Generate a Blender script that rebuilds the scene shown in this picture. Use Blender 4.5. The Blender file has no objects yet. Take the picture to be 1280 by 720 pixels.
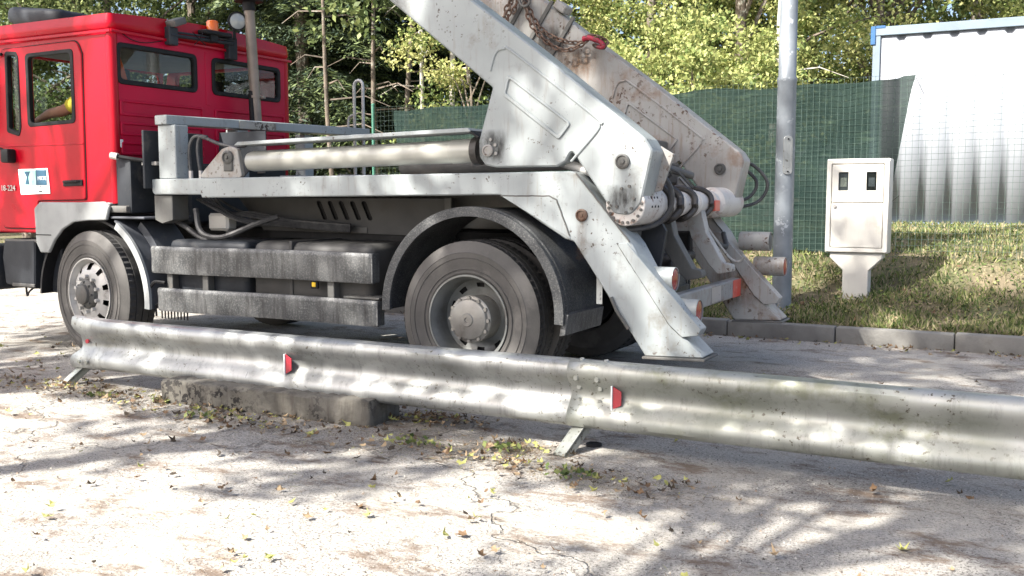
import bpy, bmesh, math, random
import numpy as np
from mathutils import Vector, Matrix
random.seed(7); np.random.seed(7)
R = math.radians
S = bpy.context.scene
C = bpy.context.collection
WL = {}   # world location of every object by name

# ------------------------------------------------------------------ materials
def nt(name):
    m = bpy.data.materials.new(name); m.use_nodes = True
    return m, m.node_tree.nodes, m.node_tree.links, m.node_tree.nodes['Principled BSDF']
def ramp(N, L, src, p0, p1):
    r = N.new('ShaderNodeMapRange'); r.inputs['From Min'].default_value = p0; r.inputs['From Max'].default_value = p1
    L.new(src, r.inputs['Value']); return r.outputs['Result']
def noise(N, L, vec, scale, detail=4, stretch=None, rough=.55):
    if stretch:
        mp = N.new('ShaderNodeMapping'); mp.inputs['Scale'].default_value = stretch; L.new(vec, mp.inputs['Vector']); vec = mp.outputs['Vector']
    n = N.new('ShaderNodeTexNoise'); n.inputs['Scale'].default_value = scale; n.inputs['Detail'].default_value = detail
    n.inputs['Roughness'].default_value = rough
    L.new(vec, n.inputs['Vector']); return n.outputs['Fac']
def mix(N, L, fac, a, b):
    m = N.new('ShaderNodeMix'); m.data_type = 'RGBA'
    if hasattr(fac, 'links'): L.new(fac, m.inputs[0])
    else: m.inputs[0].default_value = fac
    for k, v in ((6, a), (7, b)):
        if hasattr(v, 'links'): L.new(v, m.inputs[k])
        else: m.inputs[k].default_value = (*v, 1)
    return m.outputs[2]
def mul(N, L, a, b):
    m = N.new('ShaderNodeMath'); m.operation = 'MULTIPLY'
    for k, v in ((0, a), (1, b)):
        if hasattr(v, 'links'): L.new(v, m.inputs[k])
        else: m.inputs[k].default_value = v
    return m.outputs[0]
def surf(name, c1, c2=None, rough=.6, metal=0., scale=3., spots=None, streak=None, grime=None, bump=.15, bscale=40, coat=0., spec=.5, rvar=.15):
    """weathered surface: two-tone noise, rust or dirt spots, run-down streaks"""
    m, N, L, P = nt(name)
    tc = N.new('ShaderNodeTexCoord').outputs['Object']
    c2 = c2 or tuple(v*.75 for v in c1)
    col = mix(N, L, ramp(N, L, noise(N, L, tc, scale, 5), .35, .65), c1, c2)
    if grime:   # colour, scale, threshold
        g = ramp(N, L, noise(N, L, tc, grime[1], 8, rough=.7), grime[2], grime[2]+.12)
        col = mix(N, L, mul(N, L, g, grime[3] if len(grime) > 3 else .8), col, grime[0])
    if streak:  # colour, strength, threshold
        s = ramp(N, L, noise(N, L, tc, 9, 5, (3.2, 3.2, .35), .7), streak[2], streak[2]+.2)
        col = mix(N, L, mul(N, L, s, streak[1]), col, streak[0])
    if spots:   # colour, scale, threshold
        s = ramp(N, L, noise(N, L, tc, spots[1], 6, rough=.65), spots[2], spots[2]+.03)
        g = ramp(N, L, noise(N, L, tc, 2.3, 2), .42, .56)
        col = mix(N, L, mul(N, L, s, g), col, spots[0])
    L.new(col, P.inputs['Base Color'])
    rr = N.new('ShaderNodeMapRange'); rr.inputs['To Min'].default_value = max(.03, rough-rvar); rr.inputs['To Max'].default_value = min(1, rough+rvar)
    L.new(noise(N, L, tc, scale*2.3, 5), rr.inputs['Value']); L.new(rr.outputs['Result'], P.inputs['Roughness'])
    P.inputs['Metallic'].default_value = metal; P.inputs['Coat Weight'].default_value = coat; P.inputs['Coat Roughness'].default_value = .12
    P.inputs['Specular IOR Level'].default_value = spec
    if bump:
        b = N.new('ShaderNodeBump'); b.inputs['Strength'].default_value = bump; b.inputs['Distance'].default_value = .01
        L.new(noise(N, L, tc, bscale, 4), b.inputs['Height']); L.new(b.outputs['Normal'], P.inputs['Normal'])
    return m
def plain(name, c, rough=.5, metal=0., **k):
    return surf(name, c, tuple(v*.85 for v in c), rough, metal, **k)

M = {}
M['red'] = surf('cab_red_paint', (.44, .0, .014), (.33, .0, .009), .33, scale=1.6, grime=((.34, .01, .02), 2.2, .60, .45), coat=.12, spec=.25, bump=.05, bscale=4)
M['red_skylit'] = surf('skylit_red_panel', (.52, .002, .040), (.43, .001, .032), .45, scale=2, grime=((.32, .02, .04), 3, .58, .4), bump=.06, bscale=6, spec=.25)  # cab red again, the rear's pinkish skylit shade mixed into the colour
M['silver'] = surf('grey_truck_paint', (.335, .365, .37), (.255, .28, .285), .45, scale=1.5, spots=((.07, .05, .04), 36, .62), grime=((.17, .16, .14), 3.6, .57, .7), streak=((.20, .18, .155), .6, .54), bump=.08, bscale=14, coat=.15)
M['silver_worn'] = surf('worn_grey_paint', (.36, .36, .345), (.27, .26, .245), .5, scale=2, spots=((.08, .045, .03), 24, .59), grime=((.22, .15, .11), 3.5, .53, .8), streak=((.20, .13, .09), .65, .52), bump=.15, bscale=12)
M['silver_dirty'] = surf('dirty_grey_paint', (.12, .12, .113), (.07, .07, .066), .6, scale=3, grime=((.10, .09, .08), 4, .52, .8), streak=((.12, .11, .10), .6, .5), bump=.2, bscale=20)
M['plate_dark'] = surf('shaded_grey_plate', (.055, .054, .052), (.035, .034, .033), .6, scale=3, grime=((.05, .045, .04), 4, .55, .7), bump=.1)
M['roller'] = surf('scuffed_white_drum', (.62, .60, .57), (.50, .47, .44), .5, scale=4, spots=((.16, .08, .05), 22, .56), grime=((.42, .20, .16), 4, .60, .5), bump=.12, bscale=18)
M['rod'] = surf('cylinder_paint', (.42, .42, .38), (.33, .33, .30), .33, scale=2, grime=((.22, .21, .19), 5, .58, .5), metal=.2, bump=.04, bscale=10, coat=.2)
M['guard'] = surf('side_guard_grey', (.15, .153, .153), (.06, .064, .067), .45, scale=4, metal=.15, grime=((.26, .26, .25), 80, .49, .55), streak=((.05, .05, .05), .85, .46), bump=.3, bscale=70)
M['fender'] = surf('speckled_mudguard', (.085, .088, .09), (.04, .042, .045), .55, scale=5, spec=.3, grime=((.20, .20, .19), 95, .50, .6), bump=.3, bscale=90)
M['fender_light'] = surf('pale_grey_mudguard', (.36, .375, .375), (.24, .25, .25), .45, scale=2, grime=((.20, .20, .20), 5, .56, .7), streak=((.18, .18, .17), .5, .56), bump=.06)
M['dark'] = surf('dark_grey_plastic', (.030, .034, .041), (.020, .023, .028), .55, scale=4, grime=((.08, .075, .07), 5, .56, .6), bump=.1, spec=.3)
M['dark_grey'] = surf('mid_grey_plastic', (.085, .09, .105), (.06, .065, .075), .5, scale=4, grime=((.16, .15, .14), 5, .56, .6), bump=.1, spec=.4)
M['black'] = surf('black_parts', (.010, .010, .011), (.016, .016, .017), .6, scale=6, grime=((.04, .037, .034), 6, .58, .6), bump=.15, spec=.25)
M['greasy'] = surf('greasy_black', (.022, .02, .02), (.05, .045, .04), .38, scale=10, bump=.5, bscale=60)
M['tyre'] = surf('dusty_tyre_rubber', (.105, .099, .093), (.065, .062, .058), .75, scale=3, grime=((.14, .13, .12), 4, .54, .6), bump=.15, bscale=50)
M['tread'] = surf('tyre_tread_rubber', (.045, .043, .042), (.03, .03, .03), .85, scale=8, grime=((.11, .10, .09), 8, .55, .6), bump=.3)
M['rim'] = surf('grey_steel_rim', (.25, .26, .25), (.15, .155, .15), .4, scale=4, metal=.25, grime=((.12, .11, .10), 6, .52, .7), bump=.1)
M['rim_light'] = surf('silver_steel_rim', (.52, .515, .50), (.38, .375, .36), .4, scale=4, metal=.2, grime=((.15, .13, .12), 7, .58, .8), bump=.1)
M['hub'] = surf('cast_hub', (.32, .31, .28), (.22, .21, .195), .42, scale=6, metal=.3, grime=((.14, .12, .10), 8, .56, .7), bump=.1)
M['galv'] = surf('galvanised_guardrail', (.38, .39, .385), (.25, .262, .258), .36, scale=2.2, metal=.5, grime=((.20, .20, .18), 4.5, .56, .7), streak=((.14, .145, .14), .6, .52), spots=((.10, .09, .075), 38, .60), bump=.12, bscale=14, rvar=.25)
M['galv_mossy'] = surf('stained_galvanised_steel', (.38, .39, .37), (.25, .265, .23), .42, scale=3, metal=.45, grime=((.17, .18, .12), 4, .54, .7), streak=((.13, .135, .12), .55, .53), spots=((.10, .09, .07), 34, .60), bump=.12, bscale=14, rvar=.22)
M['pole'] = surf('galvanised_pole', (.23, .255, .28), (.17, .19, .21), .5, scale=5, metal=.25, spots=((.40, .43, .46), 7, .56), grime=((.28, .29, .30), 6, .58, .7), bump=.08)
M['concrete'] = surf('pitted_concrete', (.15, .14, .118), (.08, .074, .063), .9, scale=5, spots=((.015, .013, .012), 24, .525), streak=((.07, .06, .05), .8, .48), bump=.9, bscale=26)
M['kerb'] = surf('concrete_kerb', (.20, .195, .18), (.14, .135, .125), .9, scale=4, grime=((.15, .14, .12), 7, .55, .7), bump=.4, bscale=50)
M['exhaust'] = surf('weathered_exhaust_pipe', (.30, .25, .21), (.20, .165, .14), .5, scale=4, metal=.35, spots=((.62, .60, .56), 5, .62), bump=.12)
M['white'] = surf('off_white_plastic', (.62, .60, .55), (.57, .55, .50), .5, scale=2, grime=((.42, .36, .26), 3, .60, .5), streak=((.40, .36, .29), .35, .58), bump=.02)
M['container'] = surf('white_sheet_steel', (.28, .30, .33), (.25, .27, .30), .5, scale=1.5, streak=((.33, .34, .36), .35, .58), bump=.02)
M['container_rail'] = surf('grey_blue_steel', (.17, .22, .27), (.14, .18, .22), .5, scale=3, bump=.03)
M['blue'] = surf('blue_painted_casting', (.02, .10, .24), (.02, .08, .2), .5, scale=5)
M['wire'] = surf('green_coated_wire', (.16, .30, .22), (.11, .24, .17), .5, bump=0)
M['wire_grey'] = surf('weathered_wire', (.12, .17, .15), (.08, .12, .10), .5, bump=0)
M['post_green'] = surf('green_steel_post', (.05, .17, .12), (.035, .13, .09), .5, bump=.03)
M['rust'] = surf('rusty_chain', (.10, .05, .032), (.18, .13, .10), .6, scale=20, metal=.4, bump=.3)
M['hookred'] = surf('red_painted_hook', (.42, .02, .05), (.22, .02, .03), .5, scale=14, spots=((.10, .05, .04), 30, .52))
M['lens_red'] = surf('red_lens', (.36, .01, .03), (.28, .01, .02), .25, bump=0, coat=.6)
M['orange'] = surf('amber_lens', (.80, .16, .01), (.7, .12, .01), .25, bump=0, coat=.5)
M['orange_cloth'] = surf('orange_cloth', (.75, .12, .01), (.65, .09, .01), .85, bump=.2)
M['yellow'] = surf('yellow_lens', (.85, .55, .02), (.8, .5, .02), .3, bump=0)
M['reflect_red'] = surf('reflective_red_film', (.75, .09, .06), (.62, .14, .10), .45, scale=8, grime=((.7, .5, .4), 12, .56, .6), bump=0)
M['paper'] = surf('white_film', (.80, .82, .82), (.76, .78, .78), .4, bump=0)
M['teal'] = surf('pale_green_print', (.30, .62, .52), (.55, .80, .72), .4, scale=14, bump=0)
M['navy'] = surf('dark_blue_print', (.02, .10, .17), (.02, .07, .12), .4, bump=0)
M['ink'] = surf('grey_print', (.12, .12, .12), None, .5, bump=0)
M['badge'] = surf('chrome_badge', (.55, .52, .50), None, .3, metal=.3, bump=0)
M['lens_white'] = surf('clear_lens', (.40, .42, .42), (.30, .32, .32), .15, coat=.8, bump=.1, bscale=90)
M['skin'] = surf('skin', (.52, .27, .18), (.46, .22, .14), .55, scale=8, bump=.1, bscale=90)
M['hivis'] = surf('yellow_shirt', (.72, .62, .06), (.62, .52, .05), .85, scale=6, bump=.3)
M['trouser'] = surf('dark_trousers', (.05, .055, .08), None, .9)
M['hair'] = surf('dark_hair', (.03, .02, .015), None, .6, bump=.5, bscale=120)
M['rubber'] = surf('hose_rubber', (.03, .03, .033), (.06, .06, .06), .5, scale=20, bump=.2)
M['interior'] = surf('grey_cab_trim', (.10, .10, .12), (.08, .08, .095), .8)

def glass_mat(name, tint, ior=1.45):
    m, N, L, P = nt(name)
    t = N.new('ShaderNodeBsdfTransparent'); t.inputs[0].default_value = (*tint, 1)
    g = N.new('ShaderNodeBsdfGlossy'); g.inputs['Roughness'].default_value = .02
    lw = N.new('ShaderNodeLayerWeight'); lw.inputs['Blend'].default_value = .5
    p5 = N.new('ShaderNodeMath'); p5.operation = 'POWER'; L.new(lw.outputs['Facing'], p5.inputs[0]); p5.inputs[1].default_value = 4.
    fa = N.new('ShaderNodeMath'); fa.operation = 'MULTIPLY_ADD'; L.new(p5.outputs[0], fa.inputs[0]); fa.inputs[1].default_value = .5; fa.inputs[2].default_value = .03
    x = N.new('ShaderNodeMixShader'); L.new(fa.outputs[0], x.inputs[0]); L.new(t.outputs[0], x.inputs[1]); L.new(g.outputs[0], x.inputs[2])
    L.new(x.outputs[0], N['Material Output'].inputs['Surface']); return m
M['glass'] = glass_mat('window_glass', (.80, .84, .82))

def leaf_mat(name, c, trans=.35, rough=.6):
    m, N, L, P = nt(name)
    oi = N.new('ShaderNodeTexCoord').outputs['Object']
    n = ramp(N, L, noise(N, L, oi, 2.5, 3), .3, .7)
    col = mix(N, L, n, c, tuple(v*.62 for v in c))
    L.new(col, P.inputs['Base Color']); P.inputs['Roughness'].default_value = rough
    P.inputs['Specular IOR Level'].default_value = .3
    tr = N.new('ShaderNodeBsdfTranslucent'); L.new(col, tr.inputs['Color'])
    x = N.new('ShaderNodeMixShader'); x.inputs[0].default_value = trans
    L.new(P.outputs[0], x.inputs[1]); L.new(tr.outputs[0], x.inputs[2]); L.new(x.outputs[0], N['Material Output'].inputs['Surface'])
    return m
LM = dict(
    bright=[leaf_mat('leaf_yellow_green', (.43, .47, .17)), leaf_mat('leaf_light_green', (.27, .34, .11)), leaf_mat('leaf_mid_green', (.12, .175, .05)), leaf_mat('leaf_yellow', (.50, .50, .20))],
    green=[leaf_mat('leaf_green', (.15, .20, .07)), leaf_mat('leaf_deep_green', (.07, .11, .04)), leaf_mat('leaf_fresh_green', (.29, .34, .13)), leaf_mat('leaf_dull_green', (.08, .11, .04))],
    dark=[leaf_mat('needle_dark', (.040, .062, .032), .15), leaf_mat('needle_green', (.07, .10, .048), .15), leaf_mat('needle_light', (.17, .22, .09), .2), leaf_mat('needle_blue', (.05, .08, .055), .15)],
    grass=[leaf_mat('grass_green', (.13, .18, .055)), leaf_mat('grass_light', (.28, .32, .11)), leaf_mat('grass_straw', (.42, .36, .22)), leaf_mat('grass_dark', (.05, .085, .025))],
    litter=[leaf_mat('litter_brown', (.16, .10, .055), .1), leaf_mat('litter_tan', (.34, .25, .15), .1), leaf_mat('litter_dark', (.06, .045, .03), .1), leaf_mat('litter_yellow', (.42, .42, .14), .2)])
M['bark'] = surf('rough_bark', (.17, .135, .105), (.09, .075, .06), .95, scale=6, spots=((.26, .26, .22), 10, .56), bump=.9, bscale=18)
M['bark_pale'] = surf('pale_bark', (.46, .44, .39), (.30, .28, .24), .9, scale=7, spots=((.08, .07, .06), 9, .6), bump=.5, bscale=16)

def ground_mat():
    m, N, L, P = nt('worn_asphalt')
    tc = N.new('ShaderNodeTexCoord').outputs['Object']
    a = ramp(N, L, noise(N, L, tc, .55, 5), .38, .62)
    col = mix(N, L, a, (.33, .315, .288), (.235, .224, .205))
    fine = ramp(N, L, noise(N, L, tc, 75, 3, rough=.75), .36, .66)
    col = mix(N, L, mul(N, L, fine, .6), col, (.47, .455, .42))
    dk = ramp(N, L, noise(N, L, tc, 80, 3, rough=.9), .53, .60)
    col = mix(N, L, mul(N, L, dk, .95), col, (.07, .06, .055))
    # pale dusty film
    d = ramp(N, L, noise(N, L, tc, 1.3, 6, rough=.62), .45, .62)
    col = mix(N, L, mul(N, L, d, .5), col, (.40, .375, .325))
    # brown dirt and needle litter
    e = ramp(N, L, noise(N, L, tc, 2.1, 10, (1, 1.9, 1), .76), .525, .62)
    col = mix(N, L, mul(N, L, e, .8), col, (.125, .085, .058))
    g = ramp(N, L, noise(N, L, tc, 13, 8, (1, 1.4, 1), .72), .60, .68)
    col = mix(N, L, mul(N, L, g, .6), col, (.13, .095, .07))
    # cracks
    v = N.new('ShaderNodeTexVoronoi'); v.feature = 'DISTANCE_TO_EDGE'; v.inputs['Scale'].default_value = .30
    w = N.new('ShaderNodeVectorMath'); w.operation = 'ADD'; nn = N.new('ShaderNodeTexNoise'); nn.inputs['Scale'].default_value = 2.5; nn.inputs['Detail'].default_value = 7
    L.new(tc, nn.inputs['Vector']); L.new(tc, w.inputs[0]); L.new(nn.outputs['Color'], w.inputs[1]); L.new(w.outputs[0], v.inputs['Vector'])
    cr = N.new('ShaderNodeMapRange'); cr.inputs['From Min'].default_value = .001; cr.inputs['From Max'].default_value = .005
    cr.inputs['To Min'].default_value = 1; cr.inputs['To Max'].default_value = 0; L.new(v.outputs['Distance'], cr.inputs['Value'])
    col = mix(N, L, mul(N, L, cr.outputs[0], .45), col, (.08, .07, .055))
    L.new(col, P.inputs['Base Color']); P.inputs['Roughness'].default_value = .95; P.inputs['Specular IOR Level'].default_value = .2
    h = N.new('ShaderNodeMath'); h.operation = 'ADD'; L.new(mul(N, L, noise(N, L, tc, 90, 5, rough=.8), .5), h.inputs[0]); L.new(mul(N, L, noise(N, L, tc, 4, 5), 3.), h.inputs[1])
    h2 = N.new('ShaderNodeMath'); h2.operation = 'SUBTRACT'; L.new(h.outputs[0], h2.inputs[0]); L.new(mul(N, L, cr.outputs[0], .8), h2.inputs[1])
    b = N.new('ShaderNodeBump'); b.inputs['Strength'].default_value = .9; b.inputs['Distance'].default_value = .012
    L.new(h2.outputs[0], b.inputs['Height']); L.new(b.outputs['Normal'], P.inputs['Normal']); return m
M['asphalt'] = ground_mat()
M['soil'] = surf('soil_with_moss', (.13, .105, .065), (.08, .085, .035), .95, scale=1.7, grime=((.19, .15, .09), 5, .54, .8), spots=((.24, .19, .12), 30, .56), bump=1., bscale=30)

def cloth_mat():
    m, N, L, P = nt('green_shade_cloth')
    tc = N.new('ShaderNodeTexCoord').outputs['Object']
    n = ramp(N, L, noise(N, L, tc, 1.6, 4), .35, .68)
    col = mix(N, L, n, (.013, .026, .023), (.024, .042, .036))
    s = ramp(N, L, noise(N, L, tc, 3, 6, (1, 1, 5)), .58, .72)
    col = mix(N, L, mul(N, L, s, .5), col, (.055, .085, .06))
    L.new(col, P.inputs['Base Color']); P.inputs['Roughness'].default_value = .9; P.inputs['Specular IOR Level'].default_value = .12
    tr = N.new('ShaderNodeBsdfTransparent'); x = N.new('ShaderNodeMixShader'); x.inputs[0].default_value = .07
    L.new(P.outputs[0], x.inputs[1]); L.new(tr.outputs[0], x.inputs[2]); L.new(x.outputs[0], N['Material Output'].inputs['Surface'])
    return m
M['cloth'] = cloth_mat()

# ------------------------------------------------------------------ object helpers
def link(name, data, parent=None, loc=(0, 0, 0)):
    o = bpy.data.objects.new(name, data); C.objects.link(o)
    loc = Vector(loc); WL[o.name] = loc.copy()
    if parent is not None:
        o.parent = parent; o.location = loc - WL[parent.name]
    else: o.location = loc
    return o
def thing(name, label, cat, loc=(0, 0, 0), group=None):
    o = link(name, None, None, loc); o.empty_display_size = .2
    o['label'] = label; o['category'] = cat
    if group: o['group'] = group
    return o
def tag(o, label=None, cat=None, group=None, kind=None):
    if label: o['label'] = label
    if cat: o['category'] = cat
    if group: o['group'] = group
    if kind: o['kind'] = kind
    return o
def smooth(me, ang=35):
    me.polygons.foreach_set('use_smooth', [True]*len(me.polygons))
    try: me.set_sharp_from_angle(angle=R(ang))
    except Exception: pass
def obj(name, bm, mat, parent=None, loc=(0, 0, 0), ang=35, recalc=True):
    me = bpy.data.meshes.new(name)
    if recalc: bmesh.ops.recalc_face_normals(bm, faces=bm.faces)
    bm.to_mesh(me); bm.free()
    for x in (mat if isinstance(mat, (list, tuple)) else [mat]): me.materials.append(x)
    smooth(me, ang)
    return link(name, me, parent, loc)
def B(): return bmesh.new()
def box(bm, x0, x1, y0, y1, z0, z1, bev=.004, seg=1, mi=0):
    r = bmesh.ops.create_cube(bm, size=1)
    bmesh.ops.scale(bm, vec=(x1-x0, y1-y0, z1-z0), verts=r['verts'])
    bmesh.ops.translate(bm, vec=((x0+x1)/2, (y0+y1)/2, (z0+z1)/2), verts=r['verts'])
    vs = r['verts']
    if bev:
        es = list({e for v in vs for e in v.link_edges})
        q = bmesh.ops.bevel(bm, geom=es, offset=min(bev, .45*min(x1-x0, y1-y0, z1-z0)), segments=seg, affect='EDGES', profile=.5)
        vs = list({v for f in q['faces'] for v in f.verts} | {v for v in vs if v.is_valid})
    if mi:
        for f in {f for v in vs for f in v.link_faces}: f.material_index = mi
    return vs
def frame_of(d):
    d = d.normalized(); u = d.orthogonal().normalized(); return d, u, d.cross(u)
def cyl(bm, p0, p1, r0, r1=None, seg=20, caps=True):
    p0, p1 = Vector(p0), Vector(p1); r1 = r0 if r1 is None else r1
    d, u, w = frame_of(p1-p0)
    A = [bm.verts.new(p0+(u*math.cos(a)+w*math.sin(a))*r0) for a in (2*math.pi*i/seg for i in range(seg))]
    Bv = [bm.verts.new(p1+(u*math.cos(a)+w*math.sin(a))*r1) for a in (2*math.pi*i/seg for i in range(seg))]
    for i in range(seg): bm.faces.new((A[i], A[(i+1) % seg], Bv[(i+1) % seg], Bv[i]))
    if caps: bm.faces.new(A[::-1]); bm.faces.new(Bv)
    return A+Bv
def catmull(pts, n=8):
    P = [Vector(p) for p in pts]; P = [P[0]*2-P[1]]+P+[P[-1]*2-P[-2]]; out = []
    for i in range(1, len(P)-2):
        for k in range(n):
            t = k/n; a, b, c, d = P[i-1:i+3]
            out.append(.5*((2*b)+(c-a)*t+(2*a-5*b+4*c-d)*t*t+(3*b-a-3*c+d)*t**3))
    out.append(P[-2]); return out
def tube(bm, pts, r, seg=8, closed=False, curve=0, taper=None):
    if curve: pts = catmull(pts, curve)
    P = [Vector(p) for p in pts]; n = len(P); rings = []
    u = None
    for i, p in enumerate(P):
        d = (P[(i+1) % n]-P[i-1]) if closed else (P[min(i+1, n-1)]-P[max(i-1, 0)])
        d.normalize()
        if u is None: u = d.orthogonal().normalized()
        u = (u-d*u.dot(d)).normalized(); w = d.cross(u)
        rr = r*(1-(1-taper)*i/(n-1)) if taper is not None else r
        rings.append([bm.verts.new(p+(u*math.cos(a)+w*math.sin(a))*rr) for a in (2*math.pi*k/seg for k in range(seg))])
    m = n if closed else n-1
    for i in range(m):
        a, b = rings[i], rings[(i+1) % n]
        for k in range(seg): bm.faces.new((a[k], a[(k+1) % seg], b[(k+1) % seg], b[k]))
    if not closed: bm.faces.new(rings[0][::-1]); bm.faces.new(rings[-1])
def lathe(bm, prof, c, axis='y', seg=48, mi=0):
    """prof: (radius, offset along axis)"""
    c = Vector(c); rings = []
    for r, t in prof:
        ring = []
        for i in range(seg):
            a = 2*math.pi*i/seg; ca, sa = r*math.cos(a), r*math.sin(a)
            v = {'y': (ca, t, sa), 'x': (t, ca, sa), 'z': (ca, sa, t)}[axis]
            ring.append(bm.verts.new(c+Vector(v)))
        rings.append(ring)
    for a, b in zip(rings, rings[1:]):
        for k in range(seg):
            f = bm.faces.new((a[k], a[(k+1) % seg], b[(k+1) % seg], b[k])); f.material_index = mi
    return rings
def fillet(poly, r, n=5):
    out = []; m = len(poly)
    rs = r if isinstance(r, (list, tuple)) else [r]*m
    for i in range(m):
        p = Vector(poly[i]); a = Vector(poly[i-1]); b = Vector(poly[(i+1) % m]); rr = rs[i]
        if rr <= 0: out.append(p); continue
        da, db = a-p, b-p; la, lb = da.length, db.length
        da.normalize(); db.normalize()
        th = math.acos(max(-1, min(1, da.dot(db))))
        if th > 3.05: out.append(p); continue
        t = min(rr/math.tan(th/2), la*.48, lb*.48)
        s, e = p+da*t, p+db*t
        for k in range(n+1):
            q = k/n; out.append(s*(1-q)**2+p*2*q*(1-q)+e*q*q)
    return out
def plate_bm(outer, holes, lo, hi, axis='y', bev=.003):
    cu = bpy.data.curves.new('tmp', 'CURVE'); cu.dimensions = '2D'; cu.fill_mode = 'BOTH'
    cu.extrude = max(1e-4, (hi-lo)/2-bev); cu.bevel_depth = bev; cu.bevel_resolution = 0; cu.offset = -bev
    for poly in [outer]+list(holes):
        s = cu.splines.new('POLY'); s.points.add(len(poly)-1); s.use_cyclic_u = True
        for i, p in enumerate(poly): s.points[i].co = (p[0], p[1], 0, 1)
    ob = bpy.data.objects.new('tmp', cu); C.objects.link(ob)
    me = bpy.data.meshes.new_from_object(ob.evaluated_get(bpy.context.evaluated_depsgraph_get()))
    bpy.data.objects.remove(ob); bpy.data.curves.remove(cu)
    bm = bmesh.new(); bm.from_mesh(me); bpy.data.meshes.remove(me)
    bmesh.ops.remove_doubles(bm, verts=bm.verts, dist=1e-5)
    mid = (lo+hi)/2
    for v in bm.verts:
        u, w, t = v.co
        v.co = {'y': (u, mid+t, w), 'x': (mid+t, u, w), 'z': (u, w, mid+t)}[axis]
    return bm
def plate(name, outer, holes, lo, hi, mat, parent, axis='y', bev=.003, r=0, loc=(0, 0, 0)):
    return obj(name, plate_bm(fillet(outer, r) if r else outer, holes, lo, hi, axis, bev), mat, parent, loc)
def merge(bm, other):
    me = bpy.data.meshes.new('t'); other.to_mesh(me); other.free(); bm.from_mesh(me); bpy.data.meshes.remove(me)
def rrect(a0, a1, b0, b1, r): return fillet([(a0, b0), (a1, b0), (a1, b1), (a0, b1)], r)
def text_bm(s, size, loc, ext=.002, rot=(R(90), 0, 0)):
    cu = bpy.data.curves.new('t', 'FONT'); cu.body = s; cu.size = size; cu.extrude = ext
    ob = bpy.data.objects.new('t', cu); C.objects.link(ob); ob.location = loc; ob.rotation_euler = rot
    bpy.context.view_layer.update()
    me = bpy.data.meshes.new_from_object(ob.evaluated_get(bpy.context.evaluated_depsgraph_get()))
    me.transform(ob.matrix_world); bpy.data.objects.remove(ob); bpy.data.curves.remove(cu)
    bm = bmesh.new(); bm.from_mesh(me); bpy.data.meshes.remove(me); return bm
def copy_tree(o, parent, off):
    c = o.copy(); C.objects.link(c); WL[c.name] = WL[o.name]+Vector(off)
    if parent is not None:
        c.parent = parent; c.location = WL[c.name]-WL[parent.name]
    else: c.location = WL[c.name]
    for ch in list(o.children): copy_tree(ch, c, off)
    return c
def bolt(bm, x, y, z, r=.014, h=.012, seg=6):   # hexagonal head facing -Y
    cyl(bm, (x, y, z), (x, y-h, z), r, r, seg)

# ================================================================== THE SETTING
def gh(x, y):
    """height of the verge behind the kerb"""
    f = 1/(1+math.exp(-(x+5)*1.1))
    k = [(3.8, .12), (4.6, .22), (5.2, .36), (6.0, .66), (7.2, .82), (9.2, .93), (13, 1.0), (30, 1.3), (400, 1.3)]
    if y <= k[0][0]: z = .12
    else:
        z = 1.3
        for (a, za), (b, zb) in zip(k, k[1:]):
            if a <= y < b: z = za+(zb-za)*(y-a)/(b-a); break
    return .12+(z-.12)*(.25+.75*f)
bm = B()
xs = sorted(set([-400, -200, -120, -80, -60, -45, -36]+[-30+i*.6 for i in range(75)]+[16, 20, 30, 60, 120, 200, 400]))
ys = [3.86, 4.1, 4.35, 4.6, 4.9, 5.2, 5.5, 5.8, 6.1, 6.6, 7.2, 8, 9, 10, 12, 14, 17, 20, 25, 32, 45, 80, 150, 400]
g = [[bm.verts.new((x, y, gh(x, y)+(0 if y < 3.9 or y > 60 else random.uniform(-.03, .03)))) for y in ys] for x in xs]
for i in range(len(xs)-1):
    for j in range(len(ys)-1): bm.faces.new((g[i][j], g[i+1][j], g[i+1][j+1], g[i][j+1]))
# the same sheet passes under the road and reaches the horizon the other way
low = [[bm.verts.new((x, y, -.25)) for x in xs] for y in (3.84, -400)]
for i in range(len(xs)-1):
    bm.faces.new((low[0][i], low[0][i+1], g[i+1][0], g[i][0])); bm.faces.new((low[1][i], low[1][i+1], low[0][i+1], low[0][i]))
tag(obj('ground', bm, M['soil']), kind='structure')
bm = B()
gx = [-120, -60, -30, -15]+[-10+i*.25 for i in range(73)]+[12, 20, 40, 120]
gy = [-120, -60, -30, -15]+[-8+i*.25 for i in range(46)]+[3.71]
gy = sorted(set(y for y in gy if y <= 3.71))
def rz(x, y):
    if abs(x) > 9 or y < -7.5 or y > 3.4: return 0
    return .006*math.sin(x*1.7+y*2.3)+.005*math.sin(x*.9-y*3.1)-.006
v = [[bm.verts.new((x, y, rz(x, y))) for y in gy] for x in gx]
for i in range(len(gx)-1):
    for j in range(len(gy)-1): bm.faces.new((v[i][j], v[i+1][j], v[i+1][j+1], v[i][j+1]))
tag(obj('road', bm, M['asphalt'], ang=80), kind='structure')
bm = B()
x = -14.3
while x < 8:
    dz = random.uniform(-.004, .004); dy = random.uniform(-.004, .004)
    box(bm, x+.004, x+.996, 3.70+dy, 3.845+dy, -.1, .15+dz, .014, 2); x += 1.
tag(obj('kerb', bm, M['kerb']), kind='structure')

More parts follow.
